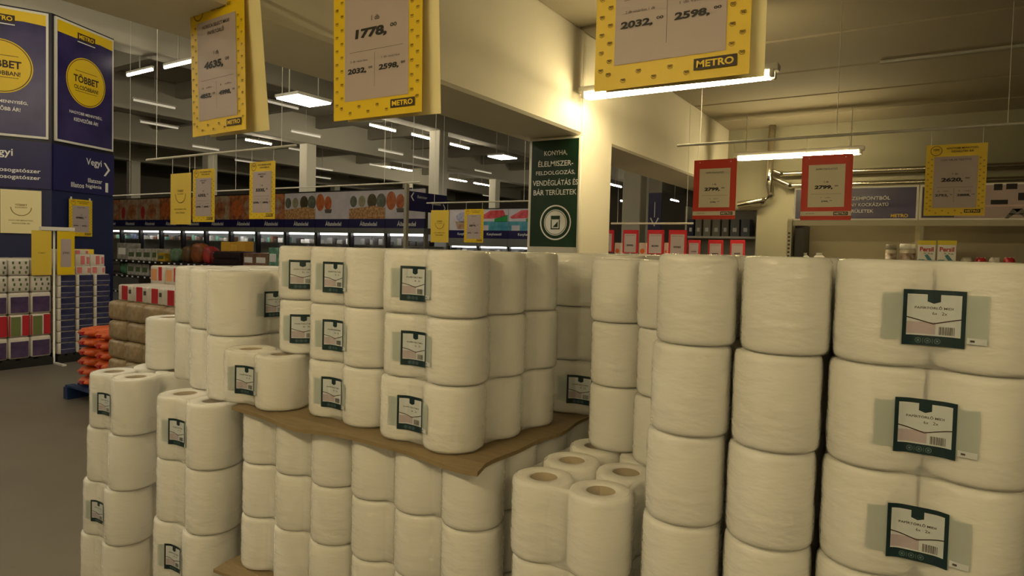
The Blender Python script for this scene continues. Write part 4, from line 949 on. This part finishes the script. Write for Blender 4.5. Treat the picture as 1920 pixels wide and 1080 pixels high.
for k, px in enumerate((1505, 1534)):
    p = at_Y(px, 474, YW+0.1); r = 0.075; h = p.z-ZS
    t = thing('bottle', 'white capped bottle on the rear shelf behind the plain columns', 'bottle', (p.x, YW+0.2, ZS), 0, 'white capped bottles')
    link('bottle_body', lathe_me([(0.001, 0), (r, 0), (r, h*0.5), (r*0.5, h*0.8), (0.001, h*0.8)], WHITE, 20), t); link('cap', lathe_me([(r*0.45, h*0.78), (r*0.45, h), (0.001, h)], FRAME, 20), t)
for k, px in enumerate((1814, 1841, 1868, 1895)):
    p0 = at_Y(px, 483, YW+0.1); h = p0.z-ZS
    t = thing('pouch', 'low red and white pouch beside the washing powder', 'pouch', (p0.x, YW+0.2, ZS), 0, 'low pouches on the detergent shelf')
    link('pouch_body', sack_me(0.100, 0.12, h, PRED if k % 2 else WRAPW), t, (0, 0, h*0.5)); link('pouch_seal', box_me(0.075, 0.01, 0.012, WHITE), t, (0, 0, h*0.97))
# ---------------------------------------------------------------- promotion tables with red price frames beyond the pillar
def price_frame(x0, x1, yt, Y, zbase, label, price, grp):
    p0, p1 = at_Y(x0, yt, Y), at_Y(x1, yt, Y); w = p1.x-p0.x; h = w*1.42; zt = p0.z
    t = thing('price_sign', label, 'price sign', (p0.x+w/2, Y, zbase), 0, grp)
    hh = zt-zbase
    link('frame', box_me(w, 0.02, h, RED2, 0.006, 1), t, (0, 0.01, hh-h/2)); link('paper', flat_me([rect(-w*0.38, hh-h*0.96, w*0.38, hh-h*0.17)], LILAC), t, (0, -0.003, 0))
    txt('lettering', 'AKCIÓ', 0, hh-h*0.235, DARKPRINT, t, width=w*0.6, height=h*0.04, y=-0.005); txt('lettering', price, 0, hh-h*0.66, BLACK, t, width=w*0.42, height=h*0.08, bold=0.03, y=-0.005)
    link('stem', tube_me([(0, 0.012, 0), (0, 0.012, max(0.01, hh-h*0.9))], 0.012, FRAME, 8), t); link('foot', box_me(0.12, 0.1, 0.012, FRAME), t, (0, 0.012, 0.006))
Y1, zb_1 = 7.6, at_Y(1200, 478, 7.6).z-0.06
xs0, xs1 = at_Y(1140, 470, Y1).x, at_Y(1300, 470, Y1).x
def table(x0, x1, Y, z, label):
    t = thing('promo_table', label, 'table', ((x0+x1)/2, Y, 0)); w = x1-x0
    link('top', box_me(w, 0.7, 0.04, FRAME), t, (0, 0.25, z-0.02))
    for sx in (-1, 1):
        for sy in (-0.05, 0.55): link('leg', box_me(0.05, 0.05, z-0.04, SHELFG), t, (sx*(w/2-0.05), sy, (z-0.04)/2))
    link('apron', box_me(w-0.1, 0.02, 0.3, WRAPW), t, (0, -0.08, z-0.19))
table(xs0-0.1, xs1+0.1, Y1, zb_1, 'promotion table with large red price frames beyond the pillar')
for k, (a_, b_, q) in enumerate(((1124, 1151, 'half hidden by the white pillar'), (1168, 1197, 'in front of the grey hall column'), (1214, 1245, 'under the small arrow sign'), (1254, 1288, 'beside the smaller red frames'))):
    price_frame(a_, b_, 431, Y1, zb_1, 'large red price frame '+q, ('6999', '8990', '8290', '9990')[k], 'large red price frames')
for k, (a_, b_) in enumerate(((1153, 1164), (1199, 1212), (1246, 1253))):
    p0, p1 = at_Y(a_, 455, Y1+0.15), at_Y(b_, 455, Y1+0.15); h = p0.z-zb_1
    t = thing('carton', f"small cream carton with orange print {('beside the pillar', 'between the grey column and the arrow sign', 'beside the third large red frame')[k]}", 'carton', ((p0.x+p1.x)/2, Y1+0.2, zb_1))
    link('body', box_me(p1.x-p0.x, 0.12, h, WRAPW, 0.005, 1), t, (0, 0, h/2)); link('print_panel', flat_me([disc(0, h*0.5, (p1.x-p0.x)*0.35, 14)], C_('print_orange', (214, 110, 50))), t, (0, -0.062, 0))
Y2 = 9.2; zb_2 = at_Y(1340, 480, Y2).z-0.13
table(at_Y(1285, 470, Y2).x, at_Y(1412, 470, Y2).x, Y2, zb_2, 'promotion table with smaller red price frames before the binder shelf')
for k, (a_, b_, q) in enumerate(((1290, 1313, 'next to the large red frames'), (1328, 1356, 'in the middle of the promotion table'), (1369, 1397, 'next to the rear wall'))):
    price_frame(a_, b_, 450, Y2, zb_2, 'smaller red price frame '+q, ('2799', '3899', '4599')[k], 'smaller red price frames')
rod_px((1146, 421), (1300, 417), 7.9, 'thin white rod over the red price frames', top=HCE, r=0.012)
# shelf of binders
YBN = 13.0
bx0, bx1 = at_Y(1285, 430, YBN).x, at_Y(1418, 430, YBN).x; zs = at_Y(1350, 443, YBN).z; zt_b = at_Y(1400, 385, YBN).z
t = thing('binder_shelf', 'white shelf carrying grey binders beyond the red frames', 'shelf', ((bx0+bx1)/2, YBN, 0))
W = bx1-bx0
link('back_panel', box_me(W, 0.03, zt_b, SHELFG), t, (0, 0.5, zt_b/2))
for s in (-1, 1): link('upright', box_me(0.04, 0.45, zt_b, FRAME), t, (s*W/2, 0.26, zt_b/2))
for k in range(4): link('shelf', box_me(W, 0.45, 0.04, FRAME), t, (0, 0.26, zs-0.02-0.42*k))
for k, (a_, b_, rgb) in enumerate(((1288, 1300, (40, 44, 84)), (1302, 1315, (150, 146, 130)), (1317, 1332, (156, 152, 136)), (1334, 1350, (150, 144, 126)), (1352, 1366, (130, 124, 108)), (1368, 1386, (120, 118, 112)), (1388, 1406, (110, 112, 118)))):
    p0, p1 = at_Y(a_, 420, YBN), at_Y(b_, 420, YBN); w = p1.x-p0.x
    t = thing('binder', ('navy binder at the end of the shelf row' if k == 0 else f"grey binder in the shelf row, {('', 'first', 'second', 'third', 'fourth', 'fifth', 'sixth')[k]} from the navy binder"), 'binder', ((p0.x+p1.x)/2, YBN+0.04, zs), 0, 'binders on the white shelf')
    link('spine', box_me(w*0.9, 0.3, 0.34, mat(f"binder_{k}", rgb, 0.5)), t, (0, 0.15, 0.17)); link('spine_label', box_me(w*0.4, 0.006, 0.08, WHITE), t, (0, -0.001, 0.13))
# grey hall column seen beyond the pillar
p0, p1 = at_Y(1166, 400, 14.5), at_Y(1200, 400, 14.5)
struct(box('trim_column', (p0.x, 14.5, 0), (p1.x, 14.9, HSOFF+0.02), HCOL, None, 0.015, 1))
p0, p1 = at_Y(1206, 400, 16.5), at_Y(1216, 400, 16.5)
struct(box('trim_column', (p0.x, 16.5, 0), (p1.x, 16.8, HSOFF+0.02), HCOL, None, 0.015, 1))
